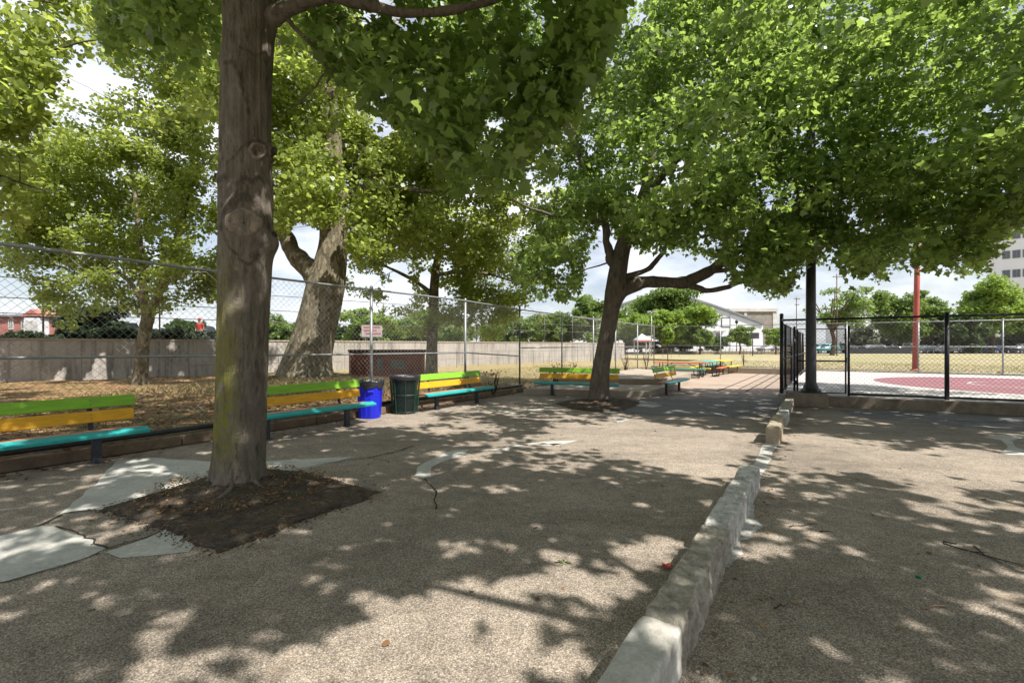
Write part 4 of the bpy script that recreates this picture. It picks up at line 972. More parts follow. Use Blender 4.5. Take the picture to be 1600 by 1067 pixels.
# low drooping sprays in front of the middle of the picture
n2 = 250; px_ = g1.uniform(500, 965, n2); py_ = np.interp(px_, [500, 560, 700, 800, 900, 965], [60, 150, 285, 300, 200, 60]) * g1.uniform(0, 1, n2) ** .7 ; dd = g1.uniform(4.4, 7.2, n2)
C2 = np.stack([(px_ - 800) / F * dd, dd, EYE + (HOR - py_) / F * dd], -1)
n3 = 44; px_ = g1.uniform(165, 345, n3); py_ = g1.uniform(-20, 80, n3); dd = g1.uniform(5.5, 8, n3)
C3 = np.stack([(px_ - 800) / F * dd, dd, EYE + (HOR - py_) / F * dd], -1)
C4 = shade_fill((-9, 2.6), (1.0, 11), .46, g1, (4.8, 9.5), lambda P: (P[:, 0] < 2.6) & ~below(P, [(x, min(y, -25) if x < 500 else y - 60) for x, y in low1], 10))
print('fill 1', len(C4)); C2 = np.vstack([C2, C3, C4]); ok = g1.uniform(0, 1, len(C2)) < np.maximum(light_keep(*C2.T), .02); C2 = C2[ok]
C = np.vstack([C, C2]); Dr = np.vstack([Dr, unit(C2 - np.array([T1.x, T1.y, 6]))])
grow(tr1, L1, C, MAT['bark_maple'], .003, .016, 5, seed=3)
P, out = scatter(C, Dr, 100, .60, g1, .5)
px, py = pix(P)
trunkgap = (px > 335) & (px < 432) & (P[:, 1] < T1.y + .1) & (py > -20)
trunkgap |= (px > 425) & (px < 770) & (py > -40) & (py < 44) & (P[:, 1] < T1.y + .1)
thin = (.5 * vnoise(px * .012, py * .012, 61) + .5 * vnoise(px * .035, py * .035, 62) > .56) & (px > 420) & (py > -20) & (px < 1000)
ok = ~below(P, low1, 60) & ~trunkgap & ~(thin & (g1.uniform(0, 1, len(P)) < .85)) & (g1.uniform(0, 1, len(P)) < light_keep(*P.T)); P, out = P[ok], out[ok]
print('maple 1 leaves', len(P))
leaf_mesh('crown', P - np.array(tr1.location), out, np.full(len(P), .118), MAPLE, MAT['lf_maple'], tr1, 1.0, .7, .5, g1)

# ================================================================ leaning maple
tr2 = thing('maple_tree', 'leaning maple with a long low limb reaching right, in the round soil patch', 'tree', (T2.x, T2.y, 0))
YB = T2.y + .1
def T2p(px, py, dY=0.0): return D(px, py, YB + dY)
k2 = YB / F / 2
trunk_mesh('trunk', [(T2.x, T2.y + .1, -.1), T2p(937, 622), T2p(937, 600), T2p(940, 570), T2p(948, 525), T2p(955, 485), T2p(961, 455), T2p(965, 425), T2p(972, 390), T2p(984, 355), T2p(996, 325), T2p(1010, 290), T2p(1020, 230, .3), T2p(1025, 150, .6), T2p(1030, 60, .8)],
           [q * k2 for q in (36, 34, 29, 26, 24, 25, 31, 28, 25, 22, 19, 16, 13, 10, 6)], MAT['bark_maple2'], tr2, 64, .05, (5, .10, .35), 6, [(T2p(968, 440, -.3), .16, .05), (T2p(978, 455, 0), .25, .12)], .02)
limbs2 = [([T2p(964, 458), T2p(985, 447), T2p(1005, 441), T2p(1035, 441, -.2), T2p(1065, 442, -.4), T2p(1090, 434, -.6), T2p(1120, 417, -.9), T2p(1150, 394, -1.2), T2p(1175, 378, -1.4), T2p(1215, 345, -1.6), T2p(1270, 300, -1.8), T2p(1340, 240, -2)], [q * k2 for q in (26, 24, 20, 18, 19, 17, 15, 13, 12, 10, 8, 5)]),
          ([T2p(1070, 442, -.4), T2p(1085, 448, -.6), T2p(1105, 454, -.8), T2p(1128, 450, -1), T2p(1150, 444, -1.2), T2p(1175, 428, -1.4), T2p(1215, 400, -1.6), T2p(1290, 370, -2), T2p(1400, 330, -2.4)], [q * k2 for q in (11, 9, 8, 7, 6, 5.5, 5, 4, 3)]),
          ([T2p(975, 434), T2p(995, 428), T2p(1015, 418, -.1), T2p(1030, 402, -.2), T2p(1040, 380, -.3), T2p(1045, 345, -.4), T2p(1080, 290, -.6)], [q * k2 for q in (10, 9, 8, 7, 6, 5, 3)]),
          ([T2p(966, 425), T2p(955, 405), T2p(949, 385), T2p(946, 355), T2p(930, 300, .3), T2p(900, 230, .5), T2p(880, 150, .6)], [q * k2 for q in (17, 14, 12, 11, 9, 7, 4)]),
          ([T2p(945, 350), T2p(915, 345, -.4), T2p(880, 340, -.8), T2p(840, 330, -1.2), T2p(800, 310, -1.4)], [q * k2 for q in (8, 6, 5, 4, 2)]),
          ([T2p(990, 340), T2p(1040, 270, -.3), T2p(1110, 190, -.6), T2p(1180, 100, -.8)], [q * k2 for q in (15, 12, 9, 5)]),
          ([T2p(1110, 424, -.8), T2p(1140, 420, -1.3), T2p(1165, 400, -1.8), T2p(1210, 385, -2.2)], [q * k2 for q in (7, 6, 5, 3)]),
          ([T2p(1215, 345, -1.6), T2p(1320, 300, -2.6), T2p(1450, 260, -3.2), T2p(1600, 250, -3.4)], [q * k2 for q in (9, 8, 6, 3)]),
          ([T2p(1015, 270), T2p(1090, 150, 1.5), T2p(1180, 60, 2)], [q * k2 for q in (13, 9, 4)])]
L2 = limb_mesh(limbs2, 'branch', MAT['bark_maple2'], tr2, 12, wob=.05, seed=5)
g2 = np.random.default_rng(12)
ell2 = [((4.6, 13.6, 6.4), (6.2, 4.4, 7.4)), ((9.4, 12.2, 5.2), (5.2, 4.0, 6.2)), ((13.4, 11.4, 4.8), (3.8, 3.4, 5.6)), ((1.4, 13.2, 5.6), (2.6, 2.4, 4.2)), ((7.4, 10.4, 4.4), (4.4, 2.2, 2.6)), ((11.5, 9.8, 4.2), (3.4, 2.0, 2.6)), ((-.6, 13.8, 7.0), (3.2, 2.4, 5.4)), ((1.9, 13.4, 10.0), (3.2, 2.6, 3.0)), ((5.2, 13.0, 10.8), (3.6, 3.0, 2.8)), ((.6, 13.0, 5.6), (1.8, 1.6, 1.6))]
low2 = [(-900, 0), (660, 60), (720, 250), (750, 340), (790, 400), (815, 455), (850, 470), (885, 462), (905, 448), (915, 405), (940, 350), (985, 375), (1010, 392), (1050, 395), (1095, 378), (1118, 400), (1160, 440), (1200, 462), (1225, 460), (1250, 425), (1268, 398), (1300, 400), (1345, 428), (1375, 444), (1392, 400), (1425, 408), (1455, 428), (1480, 405), (1520, 425), (1545, 412), (1565, 375), (1600, 350), (1700, 340), (2600, 300)]
C, Dr = clusters(ell2, 2850, g2, .6)
ok = ~below(C, low2, 16, .05) & (g2.uniform(0, 1, len(C)) < np.maximum(light_keep(*C.T), .01)); C, Dr = C[ok], Dr[ok]
# hanging fringe along the lower outline
n2 = 200; px_ = g2.uniform(740, 1640, n2); py_ = np.interp(px_, *zip(*low2)) - g2.uniform(0, 80, n2); dd = g2.uniform(9.0, 13.5, n2)
C2 = np.stack([(px_ - 800) / F * dd, dd, EYE + (HOR - py_) / F * dd], -1); ok = g2.uniform(0, 1, n2) < np.maximum(light_keep(*C2.T), .05); C2 = C2[ok]
C4 = shade_fill((0, 10), (7.6, 14), .5, g2, (4, 9), lambda P: ~below(P, low2, 10) & (P[:, 0] > -1) & (P[:, 1] > 6.2)); print('fill 2', len(C4))
C2 = np.vstack([C2, C4]); C = np.vstack([C, C2]); Dr = np.vstack([Dr, unit(C2 - np.array([4.5, 13, 7]))])
grow(tr2, L2, C, MAT['bark_maple2'], .006, .05, 5, seed=4)
P, out = scatter(C, Dr, 150, .62, g2, .42)
px, py = pix(P); th2 = (.5 * vnoise(px * .018, py * .018, 63) + .5 * vnoise(px * .05, py * .05, 64) > .66) & (py > 200) & (g2.uniform(0, 1, len(P)) < .8)
ok = ~below(P, low2, 30, .05) & ~th2 & (g2.uniform(0, 1, len(P)) < light_keep(*P.T)); P, out = P[ok], out[ok]
px, py = pix(P); tg = (px > 915) & (px < 1000) & (py > 385) & (P[:, 1] < 13.5); P, out = P[~tg], out[~tg]
print('maple 2 leaves', len(P))
leaf_mesh('crown', P - np.array(tr2.location), out, np.full(len(P), .118), MAPLE, MAT['lf_maple'], tr2, .8, .8, .45, g2)

# ================================================================ maple overhead on the right: trunk behind the camera, its shade in the picture
tr3 = thing('maple_tree', 'maple overhead at the right whose single big leaf hangs in at the top edge', 'tree', (8.6, -2.6, 0))
trunk_mesh('trunk', [(8.6, -2.6, -.1), (8.6, -2.6, .3), (8.5, -2.5, 2.5), (8.4, -2.3, 4.5), (8.2, -2, 6.5), (8, -1.8, 8.5)], [.32, .29, .26, .24, .17, .05], MAT['bark_maple2'], tr3, 40, .1, (5, .13, .4), 8)
limbs3 = [([(8.4, -2.4, 4.2), (7, -1.6, 5.4), (5, -.6, 6.2), (3, .2, 6.6)], [.13, .1, .07, .03]), ([(8.4, -2.4, 4.6), (8.6, -.6, 5.6), (8.8, 1.2, 6.1), (8.8, 2.4, 6.4)], [.12, .1, .06, .03]), ([(8.4, -2.3, 4.9), (10.5, -1, 6), (12.5, .5, 6.6)], [.12, .08, .03]),
          ([(5, -.6, 6.2), (4, 1.2, 6.1), (3.4, 2.4, 5.4), (3.05, 2.75, 4.35)], [.05, .03, .014, .005])]
L3 = limb_mesh(limbs3, 'branch', MAT['bark_maple2'], tr3, 8, wob=.04, seed=7)
g3 = np.random.default_rng(13)
C, Dr = clusters([((6.6, .2, 6.9), (6.2, 3.6, 1.7)), ((11.5, 3.2, 7.4), (4.0, 3.0, 1.6)), ((3.6, -.3, 6.8), (3.4, 2.6, 1.3)), ((14.2, 6.2, 6.6), (3.0, 2.6, 1.6))], 520, g3, .1)
hid = lambda P: (pix(P)[1] < -25) | (pix(P)[0] > 1660) | (P[:, 1] < .3)
C4 = shade_fill((-6, 13), (1.0, 11.5), .46, g3, (4.6, 9), lambda P: (P[:, 0] >= 2.3) & hid(P)); print('fill 3', len(C4)); C = np.vstack([C, C4]); Dr = np.vstack([Dr, unit(C4 - np.array([7, -1, 4]))])
ok = hid(C) & (g3.uniform(0, 1, len(C)) < np.maximum(light_keep(*C.T), .02)); C, Dr = C[ok], Dr[ok]
grow(tr3, L3, C, MAT['bark_maple2'], .003, .016, 4, seed=6)
P, out = scatter(C, Dr, 80, .62, g3, .5); ok = hid(P) & (g3.uniform(0, 1, len(P)) < light_keep(*P.T)); P, out = P[ok], out[ok]
q = np.array([D(1490 + a, -8 + c, 2.9 + d) for a, c, d in ((0, 0, 0), (32, -14, .05), (-28, -18, .06), (10, -30, .02), (50, -26, .1))]); P = np.vstack([P, q]); out = np.vstack([out, np.tile([[.1, -.2, -1]], (5, 1))])
print('maple 3 leaves', len(P))
leaf_mesh('crown', P - np.array(tr3.location), unit(out), np.full(len(P), .165), MAPLE, MAT['lf_maple'], tr3, 1.0, .6, .4, g3)

# ================================================================ plane trees behind the left fence
def plane_tree(label, base, trunk, trad, limbs, ells, ncl, per, crad, lsize, low, seed, extra=None, flare=(5, .3, .3), n=48, twig=.04, mat='lf_plane', hole=None, bark_='bark_plane', shell=.35, flat=.45):
    t = thing('plane_tree', label, 'tree', base)
    trunk_mesh('trunk', trunk, trad, MAT[bark_], t, n, .08, flare, seed, (), .02)
    LL = limb_mesh(limbs, 'branch', MAT[bark_], t, 10, wob=.06, seed=seed) if limbs else []
    LL = LL + [(trunk, trad)]
    g = np.random.default_rng(seed + 50); C, Dr = clusters(ells, ncl, g, shell)
    if extra is not None: C = np.vstack([C, extra]); Dr = np.vstack([Dr, unit(extra - np.array(ells[0][0]))])
    def keep(P):
        k = np.ones(len(P), dtype=bool)
        if low: k &= ~below(P, low, 18, .04, seed)
        if hole is not None: k &= ~hole(P)
        gx = P[:, 0] - P[:, 2] * SUN_AZ.x * COT; gy = P[:, 1] - P[:, 2] * SUN_AZ.y * COT
        k &= .5 * vnoise(gx * 1.1, gy * 1.1, seed) + .5 * vnoise(gx * 2.7, gy * 2.7, seed + 1) < .57
        return k
    ok = keep(C); C, Dr = C[ok], Dr[ok]
    grow(t, LL, C, MAT[bark_], .006, twig, 4, seed=seed)
    P, out = scatter(C, Dr, per, crad, g, flat); ok = keep(P); P, out = P[ok], out[ok]
    leaf_mesh('crown', P - np.array(t.location), out, np.full(len(P), lsize), PLANE, MAT[mat], t, .8, .8, .4, g)
    return t
def skyhole(seed, th, sc=.010):
    def f(P):
        px, py = pix(P); return (.6 * vnoise(px * sc, py * sc, seed) + .4 * vnoise(px * sc * 3, py * sc * 3, seed + 1)) > th
    return f
YP = 16.0; kp = YP / F / 2
def PP(px, py, dY=0.0): return D(px, py, YP + dY)
plane_tree('huge old plane tree with mottled leaning trunk on the grassy mound', PP(478, 592),
    [PP(475, 606), PP(477, 588), PP(481, 560), PP(491, 525), PP(501, 485), PP(509, 445), PP(516, 410), PP(521, 375), PP(521, 310), PP(518, 240), PP(514, 160), PP(511, 80), PP(508, 0), PP(505, -120)], [q * kp for q in (82, 80, 70, 63, 60, 57, 48, 41, 37, 34, 28, 24, 20, 12)],
    [([PP(503, 450), PP(485, 422), PP(466, 403), PP(452, 385), PP(442, 355, .2), PP(425, 310, .4), PP(395, 250, .6), PP(360, 180, .8)], [q * kp for q in (38, 34, 30, 26, 23, 20, 15, 8)]),
     ([PP(520, 320), PP(545, 305), PP(572, 296), PP(588, 275), PP(605, 240), PP(630, 205), PP(660, 180), PP(700, 120)], [q * kp for q in (18, 15, 15, 17, 16, 15, 12, 7)]),
     ([PP(572, 296), PP(620, 292), PP(670, 300), PP(730, 290)], [q * kp for q in (10, 8, 6, 3)]),
     ([PP(515, 230), PP(480, 190), PP(450, 120), PP(430, 40)], [q * kp for q in (16, 13, 9, 5)]),
     ([PP(513, 160), PP(560, 90, 1), PP(620, 30, 1.6)], [q * kp for q in (14, 10, 5)])],
    [(tuple(PP(540, 150, 1)), (5.2, 4.2, 4.2)), (tuple(PP(650, 210, .5)), (3.6, 3, 2.8)), (tuple(PP(440, 220, .5)), (3.2, 3, 3.2)), (tuple(PP(560, 330, -1.2)), (2.6, 1.6, 1.3)), (tuple(PP(330, 70, 2.5)), (4.2, 3, 2.2)), (tuple(PP(250, 10, 3)), (4, 3, 1.6)), (tuple(PP(700, 330, 1.5)), (3.4, 2.2, 2.2)), (tuple(PP(480, 330, 1)), (2.6, 1.8, 1.8)), (tuple(PP(490, 335, -1.6)), (2.0, 1.0, 1.2)), (tuple(PP(800, 260, 1)), (2.6, 2, 2.4))], 1350, 150, .75, .135,
    [(-500, 0), (120, 60), (200, 150), (330, 240), (430, 400), (445, 405), (520, 395), (600, 430), (700, 440), (800, 400), (900, 300), (2000, 0)], 21, np.array([PP(a_, c_, d_) for a_, c_, d_ in zip(np.random.default_rng(5).uniform(430, 580, 85), np.random.default_rng(6).uniform(230, 392, 85), np.random.default_rng(7).uniform(-3.2, -.9, 85))]), (6, .30, .30), 64, .06, 'lf_plane', skyhole(3, .72))
YL = 18.0; kl = YL / F / 2
def PL(px, py, dY=0.0): return D(px, py, YL + dY)
plane_tree('slim plane tree with forked pale trunk in front of the shaded wall at left', PL(219, 598),
    [PL(219, 602), PL(220, 580), PL(223, 545), PL(228, 510), PL(231, 495), PL(225, 460), PL(222, 420), PL(216, 350), PL(205, 260)], [q * kl for q in (20, 19, 17, 17, 17, 11, 9, 7, 4)],
    [([PL(230, 500), PL(240, 478), PL(252, 450), PL(260, 425), PL(268, 395), PL(285, 340), PL(300, 270)], [q * kl for q in (15, 13, 11, 10, 9, 7, 4)]), ([PL(226, 470), PL(200, 440), PL(165, 415), PL(120, 380)], [q * kl for q in (7, 6, 5, 3)]),
     ([PL(255, 440), PL(285, 430), PL(320, 425)], [q * kl for q in (5, 4, 2)])],
    [(tuple(PL(200, 300, .5)), (3.6, 3, 3.6)), (tuple(PL(130, 330, 0)), (2.3, 2.2, 2.6)), (tuple(PL(270, 260, .5)), (2.3, 2.4, 3.0)), (tuple(PL(220, 430, 0)), (3.4, 2.2, 1.5)), (tuple(PL(80, 420, 1)), (2.4, 2, 2.2)), (tuple(PL(310, 380, 1)), (2.0, 2, 2.4)), (tuple(PL(140, 475, .3)), (2.2, 1.6, .9)), (tuple(PL(300, 470, .6)), (1.6, 1.4, 1.0)), (tuple(PL(330, 200, 1.5)), (2.6, 2, 2.6)), (tuple(PL(60, 260, .5)), (2.0, 2, 2.0))], 860, 150, .70, .125,
    [(-900, 100), (30, 430), (75, 500), (110, 525), (200, 505), (260, 490), (340, 525), (420, 480), (900, 100)], 22, None, (5, .2, .25), 40, .04, 'lf_plane', skyhole(8, .70))
YM = 20.0; km = YM / F / 2
def PM(px, py, dY=0.0): return D(px, py, YM + dY)
plane_tree('young plane tree with straight trunk right of the rusty container', PM(674, 588),
    [PM(673, 600), PM(674, 583), PM(675, 540), PM(677, 490), PM(679, 440), PM(684, 405), PM(692, 370), PM(700, 320)], [q * km for q in (22, 20, 17, 16, 14, 12, 9, 5)],
    [([PM(678, 460), PM(650, 440), PM(610, 420), PM(570, 405)], [q * km for q in (7, 6, 4, 2)]), ([PM(680, 430), PM(720, 425), PM(770, 430), PM(815, 445)], [q * km for q in (7, 6, 4, 2)]), ([PM(686, 400), PM(740, 370), PM(800, 360)], [q * km for q in (7, 5, 2)])],
    [(tuple(PM(690, 390, 0)), (3.8, 2.6, 2.2)), (tuple(PM(790, 430, 0)), (2.2, 2, 1.9)), (tuple(PM(620, 430, .5)), (2.2, 2, 1.7)), (tuple(PM(730, 480, 0)), (2.2, 1.6, 1.1)), (tuple(PM(580, 440, 1)), (2.0, 1.6, 1.5)), (tuple(PM(630, 495, .5)), (2.0, 1.4, .9)), (tuple(PM(780, 495, .3)), (2.2, 1.4, .9)), (tuple(PM(820, 350, 1)), (2.4, 1.8, 2.4)), (tuple(PM(640, 340, 1)), (2.4, 1.8, 1.8))], 600, 130, .66, .115,
    [(-900, 300), (540, 470), (580, 500), (640, 540), (720, 528), (800, 540), (840, 500), (870, 470), (920, 430), (1500, 200)], 23, None, (5, .2, .3), 40, .04, 'lf_plane', skyhole(12, .68, .016))
YE = 9.6
def PE(px, py, dY=0.0): return D(px, py, YE + dY)
gE = np.random.default_rng(99); nE = 150
pe = np.stack([gE.uniform(-120, 110, nE), gE.uniform(-60, 200, nE)], -1); pe = pe[(pe[:, 0] + pe[:, 1] * .35) < 130]
pe = np.vstack([pe, np.stack([gE.uniform(-120, 45, 26), gE.uniform(215, 340, 26)], -1), np.stack([gE.uniform(100, 330, 30), gE.uniform(60, 200, 30)], -1)[:14]])
eE = np.array([PE(a, c, gE.uniform(-.8, 1.2)) for a, c in pe])
plane_tree('plane tree leaning in from beyond the left edge with loose airy sprays', (-14.6, 10.4, .13),
    [(-14.6, 10.4, .05), (-14.5, 10.4, .5), (-14.4, 10.3, 3), (-14, 10.2, 5.5), (-13.6, 10, 8), (-13.4, 10, 10.5)], [.42, .36, .32, .26, .18, .06],
    [([(-14, 10.2, 5.3), PE(-150, 180), PE(-60, 120), PE(30, 90), PE(110, 70), PE(180, 60)], [.14, .1, .06, .04, .02, .008]), ([(-14.2, 10.3, 4.3), PE(-140, 260), PE(-50, 260), PE(30, 285), PE(80, 300)], [.12, .08, .05, .025, .01]), ([(-13.8, 10.1, 6.8), PE(-120, 20), PE(0, -10), PE(90, 10)], [.12, .08, .05, .015])],
    [((-13.8, 10.2, 9), (2.6, 2.6, 2.0))], 90, 80, .50, .13, None, 24, eE, (5, .25, .35), 32, .02, 'lf_plane', lambda P: (pix(P)[0] > 60) & (pix(P)[1] > 205), 'bark_plane', .3, .6)
# ================================================================ the retaining wall, the street above it and what stands there
WD = Vector((.7266, .687, 0)); WN = Vector((.687, -.7266, 0)); W0 = Vector((-21, 18.7, 0))
def WP(t, n=0.0, z=0.0):
    p = W0 + WD * t + WN * n; return (p.x, p.y, z)
wl = thing('retaining_wall', 'long grey concrete retaining wall behind the left fence', 'wall', WP(0))
b = MB(); b.prism([WP(-26)[:2], WP(46)[:2], WP(46, -.35)[:2], WP(-26, -.35)[:2]], -.05, 1.88); b.build('wall_face', MAT['wallc'], wl, world=True)
b = MB(); b.prism([WP(-26, .04)[:2], WP(46, .04)[:2], WP(46, -.39)[:2], WP(-26, -.39)[:2]], 1.883, 1.965); b.build('coping', MAT['slab'], wl, world=True)
b = MB(); b.prism([WP(-26, -.36)[:2], WP(46, -.36)[:2], WP(46, -70)[:2], WP(-26, -70)[:2]], -.05, 1.70); struct('road', b, MAT['road'])
t = thing('chain_link_fence', 'tall thin wire fence standing on top of the retaining wall', 'fence', WP(0, -.2, 1.965))
for k in range(-5, 12):
    b = MB(); b.tube([WP(k * 4 + 1.2, -.2, 1.96), WP(k * 4 + 1.2, -.2, 4.55)], .035, 6); bld(b, 'post', MAT['galv_old'])
for z in (4.5, 3.65, 3.0): b = MB(); b.tube([WP(-24, -.2, z), WP(45.5, -.2, z)], .02, 5); bld(b, 'rail', MAT['galv_old'])
t = thing('wire_fence', 'low wire fence with thin posts running in front of the retaining wall', 'fence', WP(0, 2.6, .1))
for k in range(0, 26):
    p = WP(6 + k * 1.9, 2.6); z0 = float(vh(p[0], p[1])); b = MB(); b.tube([(p[0], p[1], z0 - .1), (p[0], p[1], z0 + 1.15)], .018, 5); bld(b, 'post', MAT['galv_old'])
for dz in (1.1, .6):
    pts = []
    for k in range(0, 26): p = WP(6 + k * 1.9, 2.6); pts.append((p[0], p[1], float(vh(p[0], p[1])) + dz))
    b = MB(); b.tube(pts, .011, 4); bld(b, 'rail', MAT['galv_old'])
# rusty container
c0 = Vector(G(548, 590, .15)); c1 = Vector(G(664, 587, .15)); d_ = (c1 - c0); L = d_.length; a = math.atan2(d_.y, d_.x); mid = (c0 + c1) / 2
t = thing('waste_container', 'rusty red-brown open waste container beside the young plane tree', 'container', (mid.x, mid.y, .12), a)
n_ = 1.5; b = MB()
b.box((0, n_ / 2, .62), (L, n_, 1.20), bev=.02); o = b.build('container_body', MAT['rust'], t)
for k in range(9): b = MB(); b.box((-L / 2 + .12 + k * (L - .24) / 8, -.035, .62), (.07, .07, 1.16)); b.build('side_rib', MAT['rust'], t)
b = MB()
for y in (-.03, n_ + .03): b.box((0, y, 1.27), (L + .1, .11, .12))
for x in (-L / 2, L / 2): b.box((x, n_ / 2, 1.272), (.10, n_ + .04, .12))
b.build('top_rim', MAT['rustdark'], t)
for x_, w_, h_ in ((.12, .7, .45), (-.12, .28, .55)): b = MB(); b.box((L * x_, -.078, .62), (w_, .006, h_)); b.build('worn_panel', MAT['galv_old'], t)
# sign up on the street
s0 = Vector(D(581, 530, 33)); t = thing('street_sign', 'pinkish sign board with pale lines above the retaining wall', 'sign', (s0.x, s0.y, 1.7))
w = .72; b = MB(); b.box((0, 0, 1.0), (1.48, .05, .85), bev=.01); b.build('board', MAT['signface'], t)
for k, (x, z, ww) in enumerate(((0, 1.28, 1.2), (-.1, 1.05, .9), (.1, .82, 1.1))): b = MB(); b.box((x, -.03, z), (ww, .012, .10)); b.build('stripe', MAT['signred'], t)
for x in (-.5, .5): b = MB(); b.tube([(x, .05, -.02), (x, .05, 1.4)], .03, 6); b.build('leg', MAT['galv'], t)

# ---------------------------------------------------------------- cars
CARP = {}
def carpaint(c):
    if c not in CARP:
        t = NT('car_paint'); t.b.inputs['Coat Weight'].default_value = .6; t.b.inputs['Coat Roughness'].default_value = .08
        CARP[c] = t.col(c, .35, .2, .5)
    return CARP[c]
def car(label, cat, loc, rz, c, kind='sedan', group='cars parked along the street', name='parked_car'):
    t = thing(name, label, cat, loc, rz, group)
    prof = {'sedan': [(-2.2, .35), (-2.2, .78), (-1.95, .92), (-1.45, .95), (-.95, 1.38), (-.5, 1.45), (.35, 1.45), (.75, 1.38), (1.15, .98), (2.0, .85), (2.2, .7), (2.2, .35)],
            'wagon': [(-2.25, .35), (-2.25, .95), (-2.05, 1.42), (-1.8, 1.5), (.2, 1.52), (.65, 1.42), (1.1, 1.0), (2.05, .88), (2.25, .7), (2.25, .35)],
            'suv': [(-2.25, .4), (-2.25, 1.05), (-2.0, 1.6), (-1.7, 1.7), (.2, 1.72), (.6, 1.6), (1.05, 1.12), (2.05, 1.0), (2.25, .8), (2.25, .4)],
            'pickup': [(-2.6, .45), (-2.6, 1.02), (-.55, 1.02), (-.5, 1.65), (-.3, 1.75), (.75, 1.75), (1.2, 1.15), (2.35, 1.05), (2.55, .85), (2.55, .45)],
            'van': [(-2.6, .4), (-2.6, 1.9), (-2.4, 2.05), (1.2, 2.05), (1.6, 1.9), (2.05, 1.15), (2.55, 1.0), (2.6, .4)]}[kind]
    W = .88; b = MB()
    b.extr(prof, (0, W, 0), (1, 0, 0), (0, 0, 1), (0, -2 * W, 0)); o = b.build('body', carpaint(c), t)
    bm = bmesh.new(); bm.from_mesh(o.data)
    for v in bm.verts:
        if v.co.z > 1.1: v.co.y *= .82
    bmesh.ops.bevel(bm, geom=[e for e in bm.edges], offset=.05, segments=2, affect='EDGES'); bm.to_mesh(o.data); bm.free(); o.data.polygons.foreach_set('use_smooth', [True] * len(o.data.polygons))
    top = max(z for _, z in prof); hi = [(x, z) for x, z in prof if z > 1.1]; zl = 1.02 if kind != 'sedan' else .97
    x0, x1 = min(x for x, z in hi), max(x for x, z in hi)
    for sy in (-1, 1):
        for (a0, a1) in ((x0 + .18, (x0 + x1) / 2 - .05), ((x0 + x1) / 2 + .05, x1 + .05)):
            b = MB(); y0, y1 = sy * (W * .9 + .008), sy * (W * .82 + .012)
            q = [(a0, y0, zl + .05), (a1 + .12, y0, zl + .05), (a1 - .12, y1, top - .12), (a0 + .12, y1, top - .12)]
            q2 = [(x, y - sy * .04, z) for x, y, z in q]; b.add(q + q2, [(0, 1, 2, 3), (7, 6, 5, 4), (0, 4, 5, 1), (1, 5, 6, 2), (2, 6, 7, 3), (3, 7, 4, 0)]); b.build('side_window', MAT['carglass'], t)
        for x in (-1.38, 1.42):
            b = MB(); b.tube([(x, sy * (W - .2), .33), (x, sy * (W + .02), .33)], .33, 18); wh = b.build('wheel', MAT['tyre'], t)
            b = MB(); b.tube([(x, sy * (W + .005), .33), (x, sy * (W + .035), .33)], .20, 14); b.build('rim', MAT['rim'], wh)
        b = MB(); b.box((2.17 if kind != 'pickup' else 2.5, sy * .62, .72), (.14, .34, .12), bev=.03); b.build('headlight', MAT['lamp'], t)
    return t
g_ = 'cars parked on the street above the wall'
p = D(185, 533, 33); car('black car with a dark windscreen above the wall, left of the slim plane tree', 'car', (p[0], p[1], 1.7), math.atan2(WD.y, WD.x), (.012, .012, .014), 'suv', g_)
p = D(283, 533, 35); car('dark car with pale glints above the wall, right of the slim plane tree', 'car', (p[0], p[1], 1.7), math.atan2(WD.y, WD.x) + math.pi, (.03, .035, .04), 'wagon', g_)
# person on the street, behind the dark car
p = D(312, 520, 30.4); pr = thing('person', 'person in red top and red cap standing behind the wall beside the near tree trunk', 'person', (p[0], p[1], 1.7))
def skin_body(name, verts, edges, rad, mat, parent, root=0, sub=2):
    me = bpy.data.meshes.new(name); me.from_pydata(verts, edges, []); o = bpy.data.objects.new(name, me); COL.objects.link(o); o.parent = parent; me.materials.append(mat)
    m = o.modifiers.new('skin', 'SKIN'); m.use_smooth_shade = True
    for i, r in enumerate(rad): me.skin_vertices[0].data[i].radius = (r, r) if not hasattr(r, '__len__') else r
    me.skin_vertices[0].data[root].use_root = True
    s_ = o.modifiers.new('sub', 'SUBSURF'); s_.levels = s_.render_levels = sub; return o
vs = [(0, 0, .95), (0, 0, 1.15), (0, 0, 1.38), (0, 0, 1.5), (0, -.02, 1.6), (0, -.03, 1.70), (-.1, 0, .9), (-.11, -.01, .5), (-.11, .01, .08), (.1, 0, .9), (.11, -.02, .5), (.11, .01, .08), (-.19, 0, 1.4), (-.25, .02, 1.12), (-.22, -.1, .88), (.19, 0, 1.4), (.25, .02, 1.12), (.22, -.1, .88)]
es = [(0, 1), (1, 2), (2, 3), (3, 4), (4, 5), (0, 6), (6, 7), (7, 8), (0, 9), (9, 10), (10, 11), (2, 12), (12, 13), (13, 14), (2, 15), (15, 16), (16, 17)]
skin_body('body', vs, es, [(.14, .10), (.125, .09), (.15, .10), .052, .085, .085, .085, .06, .045, .085, .06, .045, .055, .04, .03, .055, .04, .03], MAT['skin'], pr)
skin_body('shirt', [(0, 0, .93), (0, 0, 1.15), (0, 0, 1.38), (0, 0, 1.47), (-.19, 0, 1.41), (-.235, .015, 1.2), (.19, 0, 1.41), (.235, .015, 1.2)], [(0, 1), (1, 2), (2, 3), (2, 4), (4, 5), (2, 6), (6, 7)], [(.165, .12), (.15, .11), (.172, .12), .07, .075, .06, .075, .06], MAT['shirt'], pr)
